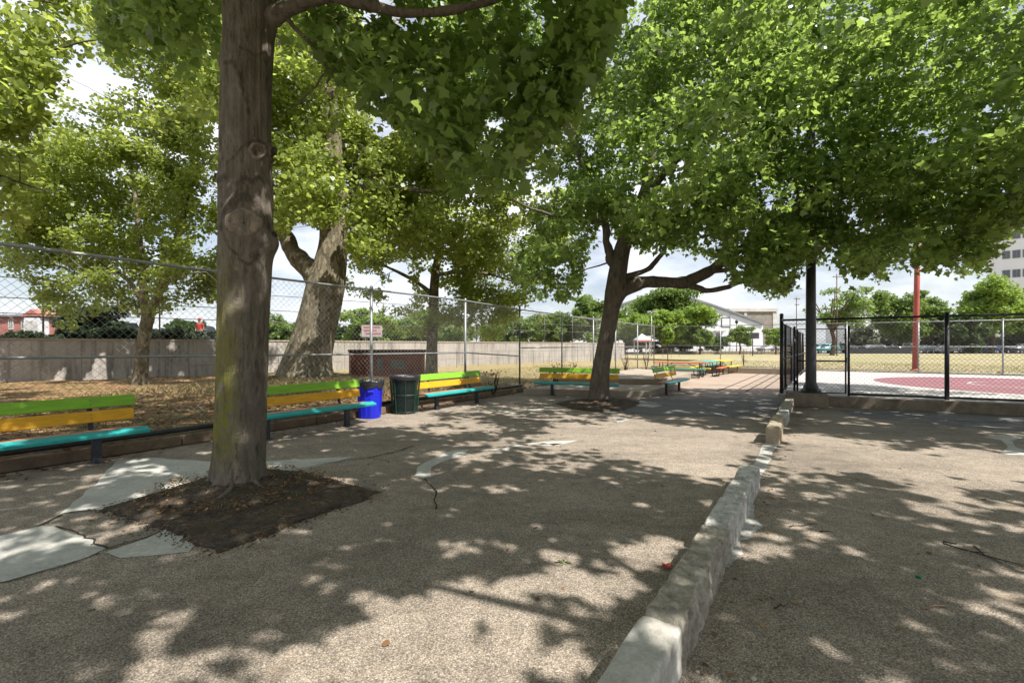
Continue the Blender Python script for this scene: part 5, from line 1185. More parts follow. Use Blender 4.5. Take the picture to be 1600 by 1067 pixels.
skin_body('trousers', [(0, 0, .96), (-.1, 0, .86), (-.11, -.01, .5), (-.11, .01, .1), (.1, 0, .86), (.11, -.02, .5), (.11, .01, .1)], [(0, 1), (1, 2), (2, 3), (0, 4), (4, 5), (5, 6)], [(.16, .12), .1, .075, .065, .1, .075, .065], MAT['trousers'], pr)
b = MB(); b.lathe((0, -.03, 1.68), [(.108, 0), (.11, .04), (.095, .09), (.05, .125), (.001, .132)], 16); b.box((0, -.15, 1.69), (.14, .12, .012)); b.build('cap', MAT['shirt'], pr, True)
b = MB(); b.lathe((0, -.115, 1.625), [(.001, -.015), (.014, -.008), (.016, .005), (.001, .02)], 8); b.build('nose', MAT['skin'], pr, True)

# ---------------------------------------------------------------- far trees
def far_tree(label, px, ytop, ybot, pw, Y, mat='lf_far', z0=.3, seed=1, n=150, per=60, leaf=.5, trunk=None, ybase=None, limbs=0, name='far_tree', shell=.3, cat='tree', gap=None, group=None, deep=.8):
    """crown spanning px +- pw/2 and ytop..ybot in the picture at distance Y; several lobes, trunk and limbs"""
    s_ = Y / F; rx = pw * s_ / 2; cx = (px - 800) * s_; zt = EYE + (HOR - ytop) * s_; zb = EYE + (HOR - ybot) * s_; rz = (zt - zb) / 2; cz = (zt + zb) / 2
    g = np.random.default_rng(seed + 300); t = thing(name, label, cat, (cx, Y, z0), 0, group)
    ry = rx * deep; ells = [((0, 0, cz - z0), (rx * .66, ry * .66, rz * .72))]
    for k in range(9):
        a = g.uniform(0, 6.28); q = g.uniform(.45, .78); ells.append(((rx * q * math.cos(a), ry * q * math.sin(a), cz - z0 + rz * g.uniform(-.75, .7)), (rx * g.uniform(.22, .42), ry * g.uniform(.22, .42), rz * g.uniform(.2, .42))))
    C, Dr = clusters(ells, n, g, shell); C[:, 2] = np.maximum(C[:, 2], zb - z0 + .1)
    if gap: ok = fbm(C[:, 0] / rx * 2.2 + seed, C[:, 2] / rz * 2.2, seed) < gap; C, Dr = C[ok], Dr[ok]
    tr = trunk or max(.12, rx * .06); b = MB(); tz = cz - z0
    pth, rr = smooth_path([(0, 0, -.1), (.05 * rx, 0, tz * .3), (-.03 * rx, 0, tz * .6), (.02 * rx, 0, tz + rz * .3)], [tr * 1.3, tr, tr * .8, tr * .3], 5); b.tube(pth, rr, 8)
    for k in range(limbs):
        a = g.uniform(0, 6.28); z1 = max(.3, (zb - z0)) * g.uniform(.8, 1.1); q = g.uniform(.5, .8)
        p2, r2 = smooth_path([(0, 0, z1), (rx * q * .4 * math.cos(a), ry * q * .4 * math.sin(a), z1 + rz * .5), (rx * q * math.cos(a), ry * q * math.sin(a), tz + rz * g.uniform(-.1, .6))], [tr * .7, tr * .5, tr * .2], 5); b.tube(p2, r2, 6)
    o = b.build('trunk', MAT['bark_far'], t, True)
    P, out = scatter(C, Dr, int(per * 1.7), min(rx, rz) * .2 + leaf * .5, g, .6)
    leaf_mesh('crown', P, out, np.full(len(P), leaf * .72), CLUMP, MAT[mat], t, .9, .8, .2, g)
    return t
far_tree('tall leafy tree showing left of the leaning trunk, above the fence', 920, 450, 535, 60, 70, 'lf_far', .2, 1, 110, 55, .42)
far_tree('broad deep green tree right of the leaning trunk, largest before the white hall', 1046, 449, 540, 150, 84, 'lf_far', .3, 2, 330, 60, .5)
far_tree('yellow-green spreading tree in front of the larger tree, right of the leaning trunk', 1034, 478, 536, 165, 72, 'lf_lime', .3, 3, 260, 60, .40)
far_tree('mid green tree right behind the leaning trunk', 975, 474, 542, 70, 78, 'lf_far', .3, 4, 90, 55, .45)
SG = 'small round street trees in front of the hall'
far_tree('small round street tree with thin trunk, left of the white hall door', 1093, 508, 541, 56, 70, 'lf_far', .3, 5, 80, 55, .34, trunk=.14, group=SG, name='street_tree')
far_tree('small round street tree left of the black basketball backboard', 1156, 505, 538, 42, 70, 'lf_far', .3, 6, 70, 55, .32, trunk=.14, group=SG, name='street_tree')
far_tree('small round street tree in front of the masonry building', 1212, 510, 542, 34, 70, 'lf_lime', .3, 7, 60, 55, .32, trunk=.14, group=SG, name='street_tree')
far_tree('sparse tree with dark crooked limbs behind the thick black pole', 1300, 440, 515, 128, 64, 'lf_far', .3, 8, 190, 34, .34, trunk=.26, limbs=9, shell=.5, gap=.55)
far_tree('full green tree left of the red pole, beside the grey dome', 1398, 455, 532, 78, 80, 'lf_far', .3, 9, 150, 60, .45)
far_tree('full green tree between the red pole and the big tree by the tower', 1455, 455, 538, 60, 88, 'lf_far', .3, 10, 130, 60, .5)
far_tree('big light green tree in front of the off-white tower', 1548, 428, 528, 115, 80, 'lf_lime', .3, 11, 220, 60, .46, limbs=5)
far_tree('dark tree at the right picture edge under the tower', 1625, 440, 540, 90, 84, 'lf_far', .3, 12, 150, 60, .46)
far_tree('dark green low tree crown behind the fence post, right of the red pole', 1505, 492, 546, 60, 78, 'lf_fardark', .3, 33, 110, 60, .42)
for i, (px, w, yt, lb) in enumerate(((1345, 60, 508, 'grey-green shrub above the parked cars, left of the others'), (1395, 56, 505, 'grey-green shrub behind the dark parked cars, left of the red pole'), (1462, 60, 512, 'grey-green shrub right of the red pole behind the silver cars'), (1520, 64, 506, 'grey-green shrub behind the blue pickup'), (1585, 60, 510, 'grey-green shrub at the right picture edge behind the cars'))):
    far_tree(lb, px, yt, 549, w, 90, 'lf_grey', .3, 20 + i, 90, 50, .42, name='shrub', cat='shrub', group='shrubs behind the parked cars')
# trees and hedges above the retaining wall
far_tree('dark bushy evergreen above the wall at left, beside the brick building', 140, 470, 531, 90, 31, 'lf_hedge', 1.7, 41, 130, 60, .22)
far_tree('long dark hedge along the top of the retaining wall, in front of the parked cars', 225, 512, 538, 260, 28.5, 'lf_hedge', 1.7, 83, 360, 50, .15, name='hedge', cat='hedge', deep=.14)
far_tree('dark low hedge bush above the wall left of the evergreen', 40, 517, 534, 120, 27, 'lf_hedge', 1.7, 42, 90, 55, .16, name='shrub', cat='shrub')
far_tree('dark bush above the wall just left of the slim plane tree', 178, 510, 535, 60, 26.5, 'lf_hedge', 1.7, 81, 80, 55, .14, name='shrub', cat='shrub')
far_tree('dark bush above the wall just right of the slim plane tree', 262, 514, 535, 66, 27.5, 'lf_hedge', 1.7, 82, 80, 55, .14, name='shrub', cat='shrub')
far_tree('green bush above the wall behind the parked dark car', 290, 495, 534, 70, 34, 'lf_fardark', 1.7, 43, 80, 55, .2, name='shrub', cat='shrub')
far_tree('pale green tree beyond the wall, between the thick trunk and the old plane tree', 438, 488, 556, 95, 62, 'lf_far', 1.7, 44, 130, 55, .36)
far_tree('light green tree beyond the wall, behind the pinkish sign', 585, 484, 556, 140, 62, 'lf_lime', 1.7, 45, 190, 55, .38)
far_tree('mid green tree beyond the wall, behind the young plane trunk', 690, 484, 556, 160, 66, 'lf_far', 1.7, 46, 200, 55, .38)
far_tree('dull green tree beyond the wall, left of the second old fence post', 800, 484, 556, 150, 70, 'lf_far', 1.7, 47, 190, 55, .4)
far_tree('green tree beyond the end of the wall, left of the leaning trunk', 872, 482, 552, 90, 74, 'lf_far', 1.7, 48, 140, 55, .4)
far_tree('mid green tree beyond the wall, right behind the old plane tree', 510, 494, 556, 100, 70, 'lf_fardark', 1.7, 49, 130, 55, .38)
for i, (px, w, lb) in enumerate(((1000, 70, 'dark low shrub behind the pale pyramid-roofed pavilion'), (1062, 80, 'dark low shrub beneath the yellow-green spreading tree'), (1118, 60, 'dark low shrub under the left small round street tree'))):
    far_tree(lb, px, 521, 548, w, 88, 'lf_fardark', .3, 70 + i, 90, 50, .36, name='shrub', cat='shrub')
vn = far_tree('bright lime vine climbing the corner of the back fence', 1043, 508, 541, 20, 27.5, 'lf_lime', .2, 50, 46, 34, .12, trunk=.03, name='vine', cat='vine')

# ---------------------------------------------------------------- buildings
def at(px, py, Y, o): q = D(px, py, Y); return (q[0] - o[0], q[1] - o[1], q[2] - o[2])
def wall_box(b, x0, x1, y0, y1, z0, z1): b.box(((x0 + x1) / 2, (y0 + y1) / 2, (z0 + z1) / 2), (x1 - x0, y1 - y0, z1 - z0))
# arched white hall
Y = 112; s_ = Y / F; o_ = Vector(((1040 - 800) * s_, Y, .3)); t = thing('sports_hall', 'white hall with a curved barrel roof behind the trees', 'building', tuple(o_))
hw = 152 * s_; prof = []
for k in range(25):
    a = -1 + 2 * k / 24; px = 1040 + a * 152; yy = 457.5 + 50 * abs(a) ** 1.15; prof.append(((px - 1040) * s_, EYE + (HOR - yy) * s_ - .3))
poly = [(-hw, 0)] + prof + [(hw, 0)]
b = MB(); b.extr(poly, (0, 0, 0), (1, 0, 0), (0, 0, 1), (0, 34, 0)); b.build('wall', MAT['white'], t)
b = MB(); n = len(prof); vs = []
for x, z in prof: vs += [(x, -.5, z + .05), (x, 34.4, z + .05)]
for x, z in prof: vs += [(x, -.5, z + .55), (x, 34.4, z + .55)]
fs = []
for k in range(n - 1): fs += [(2 * k, 2 * k + 1, 2 * k + 3, 2 * k + 2), (2 * n + 2 * k, 2 * n + 2 * k + 2, 2 * n + 2 * k + 3, 2 * n + 2 * k + 1), (2 * k, 2 * k + 2, 2 * n + 2 * k + 2, 2 * n + 2 * k), (2 * k + 1, 2 * n + 2 * k + 1, 2 * n + 2 * k + 3, 2 * k + 3)]
b.add(vs, fs); b.build('roof', MAT['greyroof'], t)
def window(t, x0, x1, z0, z1, y=-.06, fm='greyroof', gm='glass', nm='window', mull=1, dy=-1):
    b = MB(); f = .14
    for (a0, a1, c0, c1) in ((x0, x1, z1 - f, z1), (x0, x1, z0, z0 + f), (x0, x0 + f, z0 + f, z1 - f), (x1 - f, x1, z0 + f, z1 - f)): wall_box(b, a0, a1, y - .06, y + .08, c0, c1)
    for k in range(mull): xm = x0 + (x1 - x0) * (k + 1) / (mull + 1); wall_box(b, xm - .05, xm + .05, y - .04, y + .07, z0 + f, z1 - f)
    w_ = b.build(nm, MAT[fm], t); b = MB(); wall_box(b, x0 + f * .5, x1 - f * .5, y, y + .05, z0 + f * .5, z1 - f * .5); b.build('pane', MAT[gm], w_); return w_
X_ = lambda px: (px - 1040) * s_; Z_ = lambda py: EYE + (HOR - py) * s_ - .3
window(t, X_(1127), X_(1141), Z_(511), Z_(496), fm='black', gm='white', mull=0)
b = MB(); wall_box(b, X_(1119), X_(1127), -.12, .02, .0, Z_(521)); b.build('door', MAT['greyroof'], t)
b = MB(); wall_box(b, X_(1115), X_(1131), -1.2, .02, Z_(518), Z_(516.5)); b.build('canopy', MAT['pale'], t)
b = MB(); wall_box(b, X_(1140.6), X_(1141.4), -.16, -.02, 0, Z_(483)); b.build('downpipe', MAT['pale'], t)
# masonry block
Y = 146; s_ = Y / F; o_ = Vector(((1183 - 800) * s_, Y, .3)); t = thing('masonry_building', 'square grey-brown masonry building with a flat cornice behind the white hall', 'building', tuple(o_))
X_ = lambda px: (px - 1183) * s_; Z_ = lambda py: EYE + (HOR - py) * s_ - .3
b = MB(); wall_box(b, X_(1140), X_(1213), 0, 16, 0, Z_(487)); b.build('wall', MAT['masonry'], t)
b = MB(); wall_box(b, X_(1138), X_(1214.5), -.5, 16.6, Z_(487), Z_(482)); b.build('cornice', MAT['pale'], t)
b = MB(); wall_box(b, X_(1213) - 1.2, X_(1213) + .15, -.2, 1.2, 0, Z_(488)); b.build('corner_pier', MAT['pale'], t)
b = MB(); wall_box(b, X_(1184) - 4.4, X_(1184) - 3.6, -.2, .2, 0, Z_(488)); b.build('pilaster', MAT['pale'], t)
b = MB(); cx_, cz_ = X_(1183), Z_(512); b.extr([(1.9 * math.cos(a), 1.9 * math.sin(a)) for a in np.linspace(0, math.pi, 15)] + [(-1.9, -1.5), (1.9, -1.5)], (cx_, -.12, cz_), (1, 0, 0), (0, 0, 1), (0, .2, 0)); aw = b.build('window', MAT['pale'], t)
b = MB(); b.extr([(1.5 * math.cos(a), 1.5 * math.sin(a)) for a in np.linspace(0, math.pi, 15)] + [(-1.5, -1.3), (1.5, -1.3)], (cx_, -.16, cz_), (1, 0, 0), (0, 0, 1), (0, .03, 0)); b.build('pane', MAT['glass'], aw)
# off-white tower
Y = 132; s_ = Y / F; o_ = Vector(((1556 - 800) * s_, Y, .3)); t = thing('tower_block', 'tall off-white tower block with square windows at the right edge', 'building', tuple(o_), -R(42))
X_ = lambda px: (px - 1556) * .127; Z_ = lambda py: EYE + (HOR - py) * s_ - .3
b = MB(); wall_box(b, X_(1556), X_(1700), 0, 22, 0, Z_(330)); b.build('wall', MAT['tower'], t)
b = MB(); wall_box(b, X_(1555), X_(1701), -.25, 22.3, Z_(330), Z_(326)); b.build('parapet', MAT['pale'], t)
for r_ in range(6):
    for k in range(4):
        x = X_(1566 + k * 15.5); z = Z_(406 + (r_ - 1) * 29.5); window(t, x, x + 1.55, z, z + 2.25, mull=1)
# grey gabled house and dome
Y = 105; s_ = Y / F; o_ = Vector(((1352 - 800) * s_, Y, .3)); t = thing('gabled_house', 'pale grey house with a dark gabled roof behind the sparse tree', 'building', tuple(o_))
X_ = lambda px: (px - 1352) * s_; Z_ = lambda py: EYE + (HOR - py) * s_ - .3
b = MB(); b.extr([(X_(1332), 0), (X_(1332), Z_(500)), (X_(1354), Z_(482)), (X_(1372), Z_(500)), (X_(1372), 0)], (0, 0, 0), (1, 0, 0), (0, 0, 1), (0, 9, 0)); b.build('wall', MAT['white'], t)
b = MB()
for (a0, a1) in (((1330, 502), (1354, 480)), ((1374, 502), (1354, 480))):
    x0, z0, x1, z1 = X_(a0[0]), Z_(a0[1]), X_(a1[0]), Z_(a1[1]); b.extr([(x0, z0), (x1, z1), (x1, z1 + .35), (x0, z0 + .35)], (0, -.4, 0), (1, 0, 0), (0, 0, 1), (0, 9.8, 0))
b.build('roof', MAT['slate'], t); window(t, X_(1345), X_(1349), Z_(489), Z_(484)); window(t, X_(1340), X_(1345), Z_(515), Z_(506)); window(t, X_(1358), X_(1363), Z_(515), Z_(506))
Y = 150; s_ = Y / F; t = thing('domed_hall', 'low pale building under a dark grey dome behind the trees', 'building', ((1392 - 800) * s_, Y, .3))
zz = lambda py: EYE + (HOR - py) * s_ - .3
b = MB(); wall_box(b, -5.5, 6, -4, 8, 0, zz(478)); b.build('wall', MAT['pale'], t)
b = MB(); rd = 16 * s_; b.lathe((0, 2, zz(478)), [(rd * math.cos(a), (zz(465.5) - zz(478)) * math.sin(a)) for a in np.linspace(0, 1.55, 12)], 32); b.build('dome', MAT['slate'], t, True)
# white bay house / brick terrace far left
Y = 58; s_ = Y / F; o_ = Vector(((60 - 800) * s_, Y, 1.7)); t = thing('brick_terrace', 'red brick terrace with a white bay window seen over the wall at far left', 'building', tuple(o_))
X_ = lambda px: (px - 60) * s_; Z_ = lambda py: EYE + (HOR - py) * s_ - 1.7
b = MB(); wall_box(b, X_(-90), X_(88), 0, 8, 0, Z_(495)); b.build('wall', MAT['brick'], t)
b = MB(); wall_box(b, X_(-92), X_(89), -.4, 8.2, Z_(495), Z_(492)); b.build('cornice', MAT['greyroof'], t)
b = MB(); wall_box(b, X_(53), X_(77), -1.2, 0, 0, Z_(497)); by_ = b.build('bay', MAT['white'], t)
for (a0, a1) in ((56, 61), (63, 69), (71, 75)): window(t, X_(a0), X_(a1), Z_(517), Z_(502), -1.26, 'pale')
b = MB(); b.extr([(X_(49), Z_(495)), (X_(81), Z_(495)), (X_(65), Z_(484))], (0, -1.3, 0), (1, 0, 0), (0, 0, 1), (0, 4, 0)); b.build('gable', MAT['brick'], t)
for px in (-60, -30, 14, 34): window(t, X_(px), X_(px + 8), Z_(515), Z_(500), -.06, 'pale')
# small white roofed pavilion
Y = 66; s_ = Y / F; t = thing('pavilion', 'small pavilion with a pale pyramid roof and red fascia beyond the fence', 'building', ((1003 - 800) * s_, Y, .1)); zz = lambda py: EYE + (HOR - py) * s_ - .1
b = MB(); w = 11 * s_; b.add([(-w, -w, zz(531)), (w, -w, zz(531)), (w, w, zz(531)), (-w, w, zz(531)), (0, 0, zz(521))], [(0, 1, 4), (1, 2, 4), (2, 3, 4), (3, 0, 4), (3, 2, 1, 0)]); b.build('roof', MAT['white'], t)
b = MB(); wall_box(b, -w, w, -w, w, zz(534), zz(531.05)); b.build('fascia', MAT['signred'], t)
for x in (-w * .85, w * .85):
    for y in (-w * .85, w * .85): b = MB(); b.tube([(x, y, 0), (x, y, zz(534))], .08, 6); b.build('column', MAT['pale'], t)
# low pale wall with a rail at the end of the lawn
t = thing('boundary_wall', 'low pale wall with a thin post rail along the far end of the lawn', 'wall', tuple(D(1120, 545, 73)[:2]) + (.0,))
ox, oy = t.location.x, t.location.y; xa, xb = D(1015, 0, 73)[0] - ox, D(1232, 0, 73)[0] - ox
b = MB(); wall_box(b, xa, xb, 0, .35, 0, .80); b.build('wall_face', MAT['slab'], t)
for k in range(40):
    x = xa + (xb - xa) * k / 39; b = MB(); b.tube([(x, -.3, 0), (x, -.3, 1.15)], .03, 4); b.build('post', MAT['galv_old'], t)
b = MB(); b.tube([(xa, -.3, 1.12), (xb, -.3, 1.12)], .025, 4); b.build('rail', MAT['galv_old'], t)
t = thing('street_railing', 'long dark low railing in front of the row of parked cars', 'railing', tuple(D(1420, 545, 76.4)[:2]) + (.3,)); ox, oy = t.location.x, t.location.y
xa, xb = D(1320, 0, 76.4)[0] - ox, D(1660, 0, 76.4)[0] - ox
b = MB(); wall_box(b, xa, D(1424, 0, 76.4)[0] - ox, 0, .08, .02, 1.0); b.build('panel', MAT['black'], t)
for k in range(30): x = xa + (xb - xa) * k / 29; b = MB(); b.tube([(x, .04, 0), (x, .04, 1.0)], .05, 5); b.build('post', MAT['black'], t)
for z in (.45, .92): b = MB(); b.tube([(xa, .04, z), (xb, .04, z)], .035, 5); b.build('rail', MAT['black'], t)
# parked cars along the far street
CG = 'cars parked along the far street'
for px, Y, c, kind, lb, cat in ((1288, 80, (.10, .26, .27), 'suv', 'teal car parked beyond the field, behind the gate', 'car'), (1336, 82, (.02, .02, .022), 'sedan', 'black sedan behind the dark railing, left of the silver hatch', 'car'), (1362, 85, (.55, .56, .57), 'wagon', 'silver wagon with bright roof behind the dark railing', 'car'),
    (1402, 83, (.03, .03, .035), 'suv', 'black car behind the dark railing, just left of the red pole', 'car'), (1449, 82, (.38, .43, .46), 'sedan', 'pale blue-grey sedan just right of the red pole', 'car'), (1482, 80, (.55, .56, .58), 'wagon', 'silver wagon seen from the side, right of the red pole', 'car'),
    (1535, 82, (.02, .05, .22), 'pickup', 'dark blue pickup right of the silver wagon', 'pickup'), (1568, 86, (.05, .055, .065), 'sedan', 'dark grey sedan right of the blue pickup', 'car'), (1600, 82, (.12, .13, .15), 'suv', 'grey car cut by the right picture edge', 'car'), (1528, 90, (.68, .68, .68), 'van', 'white van behind the blue pickup', 'van')):
    p = D(px, 545, Y); car(lb, cat, (p[0], p[1], .29), R(4) if px % 2 else R(182), c, kind, CG)
for px, Y, c, kind, lb in ((1060, 96, (.25, .26, .27), 'wagon', 'grey car parked beyond the low pale wall, below the yellow-green tree'), (1200, 96, (.16, .17, .18), 'sedan', 'dark car parked beyond the low pale wall, in front of the masonry building')):
    p = D(px, 545, Y); car(lb, 'car', (p[0], p[1], .36), R(180), c, kind, CG)
# basketball hoop by the hall, lamps, utility poles
def pole(label, name, px, ytop, Y, r, mat, z0=.3, cat='pole'):
    p = D(px, ytop, Y); t = thing(name, label, cat, (p[0], p[1], z0)); b = MB(); b.tube([(0, 0, -.05), (0, 0, (p[2] - z0) * .5), (0, 0, p[2] - z0)], [r, r * .9, r * .75], 8); b.build('shaft', MAT[mat], t, True); return t, p[2] - z0
t, h = pole('black basketball backboard on a pole between two small street trees', 'basketball_hoop', 1176, 524, 60, .07, 'black', .3, 'hoop')
b = MB(); b.box((0, -.5, h - .05), (1.15, .05, .78), bev=.02); b.build('backboard', MAT['black'], t)
b = MB(); b.tube([(.23 * math.cos(a), -.78 + .23 * math.sin(a), h - .3) for a in np.linspace(0, 6.283, 17)], .015, 5, False); b.build('hoop_ring', MAT['redpole'], t)
b = MB(); b.tube([(0, 0, h - .1), (0, -.48, h - .05)], .05, 6); b.build('bracket', MAT['black'], t)
t, h = pole('thin grey floodlight mast with two heads beyond the grey fence', 'floodlight_mast', 1018, 488, 58, .07, 'galv', .2, 'lamp')
for sx in (-1, 1): b = MB(); b.box((sx * .38, -.1, h + .06), (.46, .3, .18), ry=sx * .2, bev=.03); b.build('lamp_head', MAT['galv'], t)
b = MB(); b.tube([(-.5, 0, h - .03), (.5, 0, h - .03)], .035, 6); b.build('crossbar', MAT['galv'], t)
t, h = pole('brown utility pole with crossarm standing before the sparse tree', 'utility_pole', 1307.5, 428, 62, .08, 'wood')
b = MB(); b.box((0, -.14, h - .45), (1.3, .07, .08)); b.build('crossarm', MAT['wood'], t)
for x in (-.55, -.2, .2, .55): b = MB(); b.lathe((x, -.14, h - .39), [(.03, 0), (.06, .04), (.04, .1), (.001, .13)], 8); b.build('insulator', MAT['galv'], t)
t, h = pole('dark thin pole with crossbars just left of the thick black pole', 'utility_pole', 1244.5, 464, 70, .07, 'wood')
for dz, w in ((.3, .9), (1.2, .7)): b = MB(); b.box((0, -.12, h - dz), (w, .09, .1)); b.build('crossarm', MAT['wood'], t)
t, h = pole('black globe street lamp above the small street tree beside the hall', 'street_lamp', 1151, 506, 76, .07, 'black', .3, 'lamp')
b = MB(); b.lathe((0, 0, h), [(.08, 0), (.22, .15), (.26, .35), (.2, .55), (.04, .68), (.001, .8)], 12); b.build('lamp_head', MAT['black'], t, True)
# dead stems against the fence
def stem_plant(label, p, hgt, n, seed, mat='stick', spread=.35):
    t = thing('dry_shrub', label, 'plant', p); rg = random.Random(seed); b = MB()
    for k in range(n):
        a = rg.uniform(0, 6.28); s_ = rg.uniform(.3, 1) * spread; h = hgt * rg.uniform(.5, 1); pts = [(0, 0, -.05)]
        for i in range(1, 5): w = i / 4; pts.append((s_ * w * math.cos(a) + rg.uniform(-.05, .05), s_ * w * math.sin(a) + rg.uniform(-.05, .05), h * w))
        b.tube(pts, [.022, .018, .014, .009, .004], 5)
        for i in range(2, 5):
            q = Vector(pts[i]); d = Vector((rg.uniform(-1, 1), rg.uniform(-1, 1), rg.uniform(.2, 1))) * .16 * hgt; b.tube([q, q + d * .6, q + d], [.007, .005, .002], 4, False)
    b.build('stems', MAT[mat], t, True, fix=False)
    g = np.random.default_rng(seed); m = 60; P = np.stack([g.normal(0, spread * .5, m), g.normal(0, spread * .5, m), g.uniform(.2, 1, m) * hgt], -1)
    leaf_mesh('leaves', P, unit(g.normal(0, 1, (m, 3))), np.full(m, .09), OVAL, MAT['lf_dead'], t, .6, 1, .5, g); return t
for px, py, Y, h, n, lb in ((778, 600, 14.6, .75, 5, 'dry brown stems at the fence left of the dark old post'), (874, 590, 17.9, 1.0, 4, 'bent dead stump stems behind the bench that faces the camera'), (902, 588, 19.5, .8, 4, 'thin dead stems behind the middle of the facing bench'), (982, 588, 25.5, 1.5, 7, 'tall tangled dry stems by the fence right of the leaning trunk'), (1013, 584, 29, 1.6, 7, 'dark tangled dry stems at the corner of the two grey fences'), (1166, 572, 30, 1.2, 6, 'dry reddish weed behind the back fence')):
    p = D(px, 540, Y); stem_plant(lb, (p[0] - .12, p[1] + .05, .12 if px < 1100 else .3), h, n, int(px))
# leaf litter and grass tufts
g = np.random.default_rng(77)
n = 17000; u_ = g.uniform(-4, 14.5, n); v_ = -9.12 - g.uniform(0, 1, n) ** 1.6 * 9; X = u_ * U[0] + v_ * V[0]; Y = u_ * U[1] + v_ * V[1]
ok = (fbm(X * .7, Y * .7, 8) > .40); X, Y = X[ok], Y[ok]
P = np.stack([X, Y, vh(X, Y) + .015], -1)
n2 = 300; u2 = g.uniform(-3, 13, n2); v2 = -8.74 + g.exponential(.12, n2); P2 = np.stack([u2 * U[0] + v2 * V[0], u2 * U[1] + v2 * V[1], np.full(n2, .015)], -1)
n3 = 260; u3 = g.uniform(-3, 13, n3); v3 = g.uniform(-9.05, -8.78, n3); P3 = np.stack([u3 * U[0] + v3 * V[0], u3 * U[1] + v3 * V[1], np.full(n3, .172)], -1)
n4 = 900; a4 = g.uniform(0, 6.28, n4); r4 = g.uniform(.3, 1.05, n4); P4 = np.stack([T1.x + r4 * np.cos(a4) * .95, T1.y + r4 * np.sin(a4) * .85, .06 + .12 * np.exp(-(r4 / .55) ** 2)], -1)
n5 = 120; u5 = g.uniform(1.5, 14, n5); v5 = -.5 + g.exponential(.15, n5); P5 = np.stack([u5 * U[0] + v5 * V[0], u5 * U[1] + v5 * V[1], np.full(n5, .012)], -1)
n6 = 210; X6 = g.uniform(-6, 6, n6); Y6 = g.uniform(1.8, 11, n6); P6 = np.stack([X6, Y6, np.full(n6, .012)], -1)
P = np.vstack([P, P2, P3, P4, P5, P6]); o = leaf_mesh('fallen_leaves', P, unit(g.normal(0, 1, (len(P), 3)) * np.array([1, 1, .05])), np.concatenate([np.full(len(P) - 1230, .085), np.full(900, .035), np.full(330, .04)]), PLANE, MAT['lf_dead'], None, 2.2, .45, .0, g); tag(o, 'brown fallen leaves lying along the kerb and under the trees', 'leaf litter', None, 'stuff')
def blades(name, P, h, w, mat, label, lean=.5):
    n = len(P); a = g.uniform(0, 6.28, n); d = np.stack([np.cos(a), np.sin(a), np.zeros(n)], -1); s_ = np.stack([-np.sin(a), np.cos(a), np.zeros(n)], -1); hh = (h * g.uniform(.4, 1.2, n))[:, None]; le = (lean * g.uniform(.2, 1.4, n))[:, None]
    q = np.stack([P - s_ * w, P + s_ * w, P + s_ * w * .6 + d * hh * le * .4 + np.array([0, 0, 1]) * hh * .65, P + d * hh * le + np.array([0, 0, 1]) * hh * .95, P - s_ * w * .6 + d * hh * le * .4 + np.array([0, 0, 1]) * hh * .65], 1)
    return tag(mesh_np(name, q.reshape(-1, 3), 5, MAT[mat]), label, 'grass', None, 'stuff')
n = 11000; u_ = g.uniform(-3, 16, n); v_ = -9.15 - g.uniform(0, 1, n) ** 1.5 * 10; X = u_ * U[0] + v_ * V[0]; Y = u_ * U[1] + v_ * V[1]; k = fbm(X * .7, Y * .7, 8) < .52; X, Y = X[k], Y[k]
blades('grass', np.stack([X, Y, vh(X, Y) - .01], -1), .09, .005, 'grassblade', 'short patchy grass among the fallen leaves behind the left fence')
n = 16000; X = g.normal(MND.x + .3, 2.0, n); Y = g.normal(MND.y - .9, 1.1, n); blades('dry_grass', np.stack([X, Y, vh(X, Y) - .01], -1), .14, .005, 'straw', 'long dry grass on the mound around the old plane tree', .9)
n = 9000; u_ = g.uniform(13, 31, n); v_ = -9.3 - g.uniform(0, 1, n) ** 1.6 * 8; X = u_ * U[0] + v_ * V[0]; Y = u_ * U[1] + v_ * V[1]; blades('dry_grass', np.stack([X, Y, vh(X, Y) - .01], -1), .10, .008, 'straw', 'straw-coloured grass behind the farther part of the left fence', .7)
n = 9000; u_ = 30.5 + g.uniform(0, 1, n) ** 1.5 * 14; v_ = g.uniform(-9, 16, n); X = u_ * U[0] + v_ * V[0]; Y = u_ * U[1] + v_ * V[1]; blades('dry_grass', np.stack([X, Y, np.full(n, .29)], -1), .11, .010, 'straw', 'dry pale grass at the near edge of the field behind the back fence', .7)
n = 320; a4 = g.uniform(0, 6.28, n); r4 = g.uniform(.25, .95, n); k = fbm(np.cos(a4) * r4 * 3 + 3, np.sin(a4) * r4 * 3, 5) > .5
blades('grass', np.stack([T1.x + r4 * np.cos(a4), T1.y + r4 * np.sin(a4) * .85, .05 + .1 * np.exp(-(r4 / .55) ** 2)], -1)[k], .07, .0014, 'straw', 'thin dry weeds growing in the soil pit at the near trunk', 1.0)
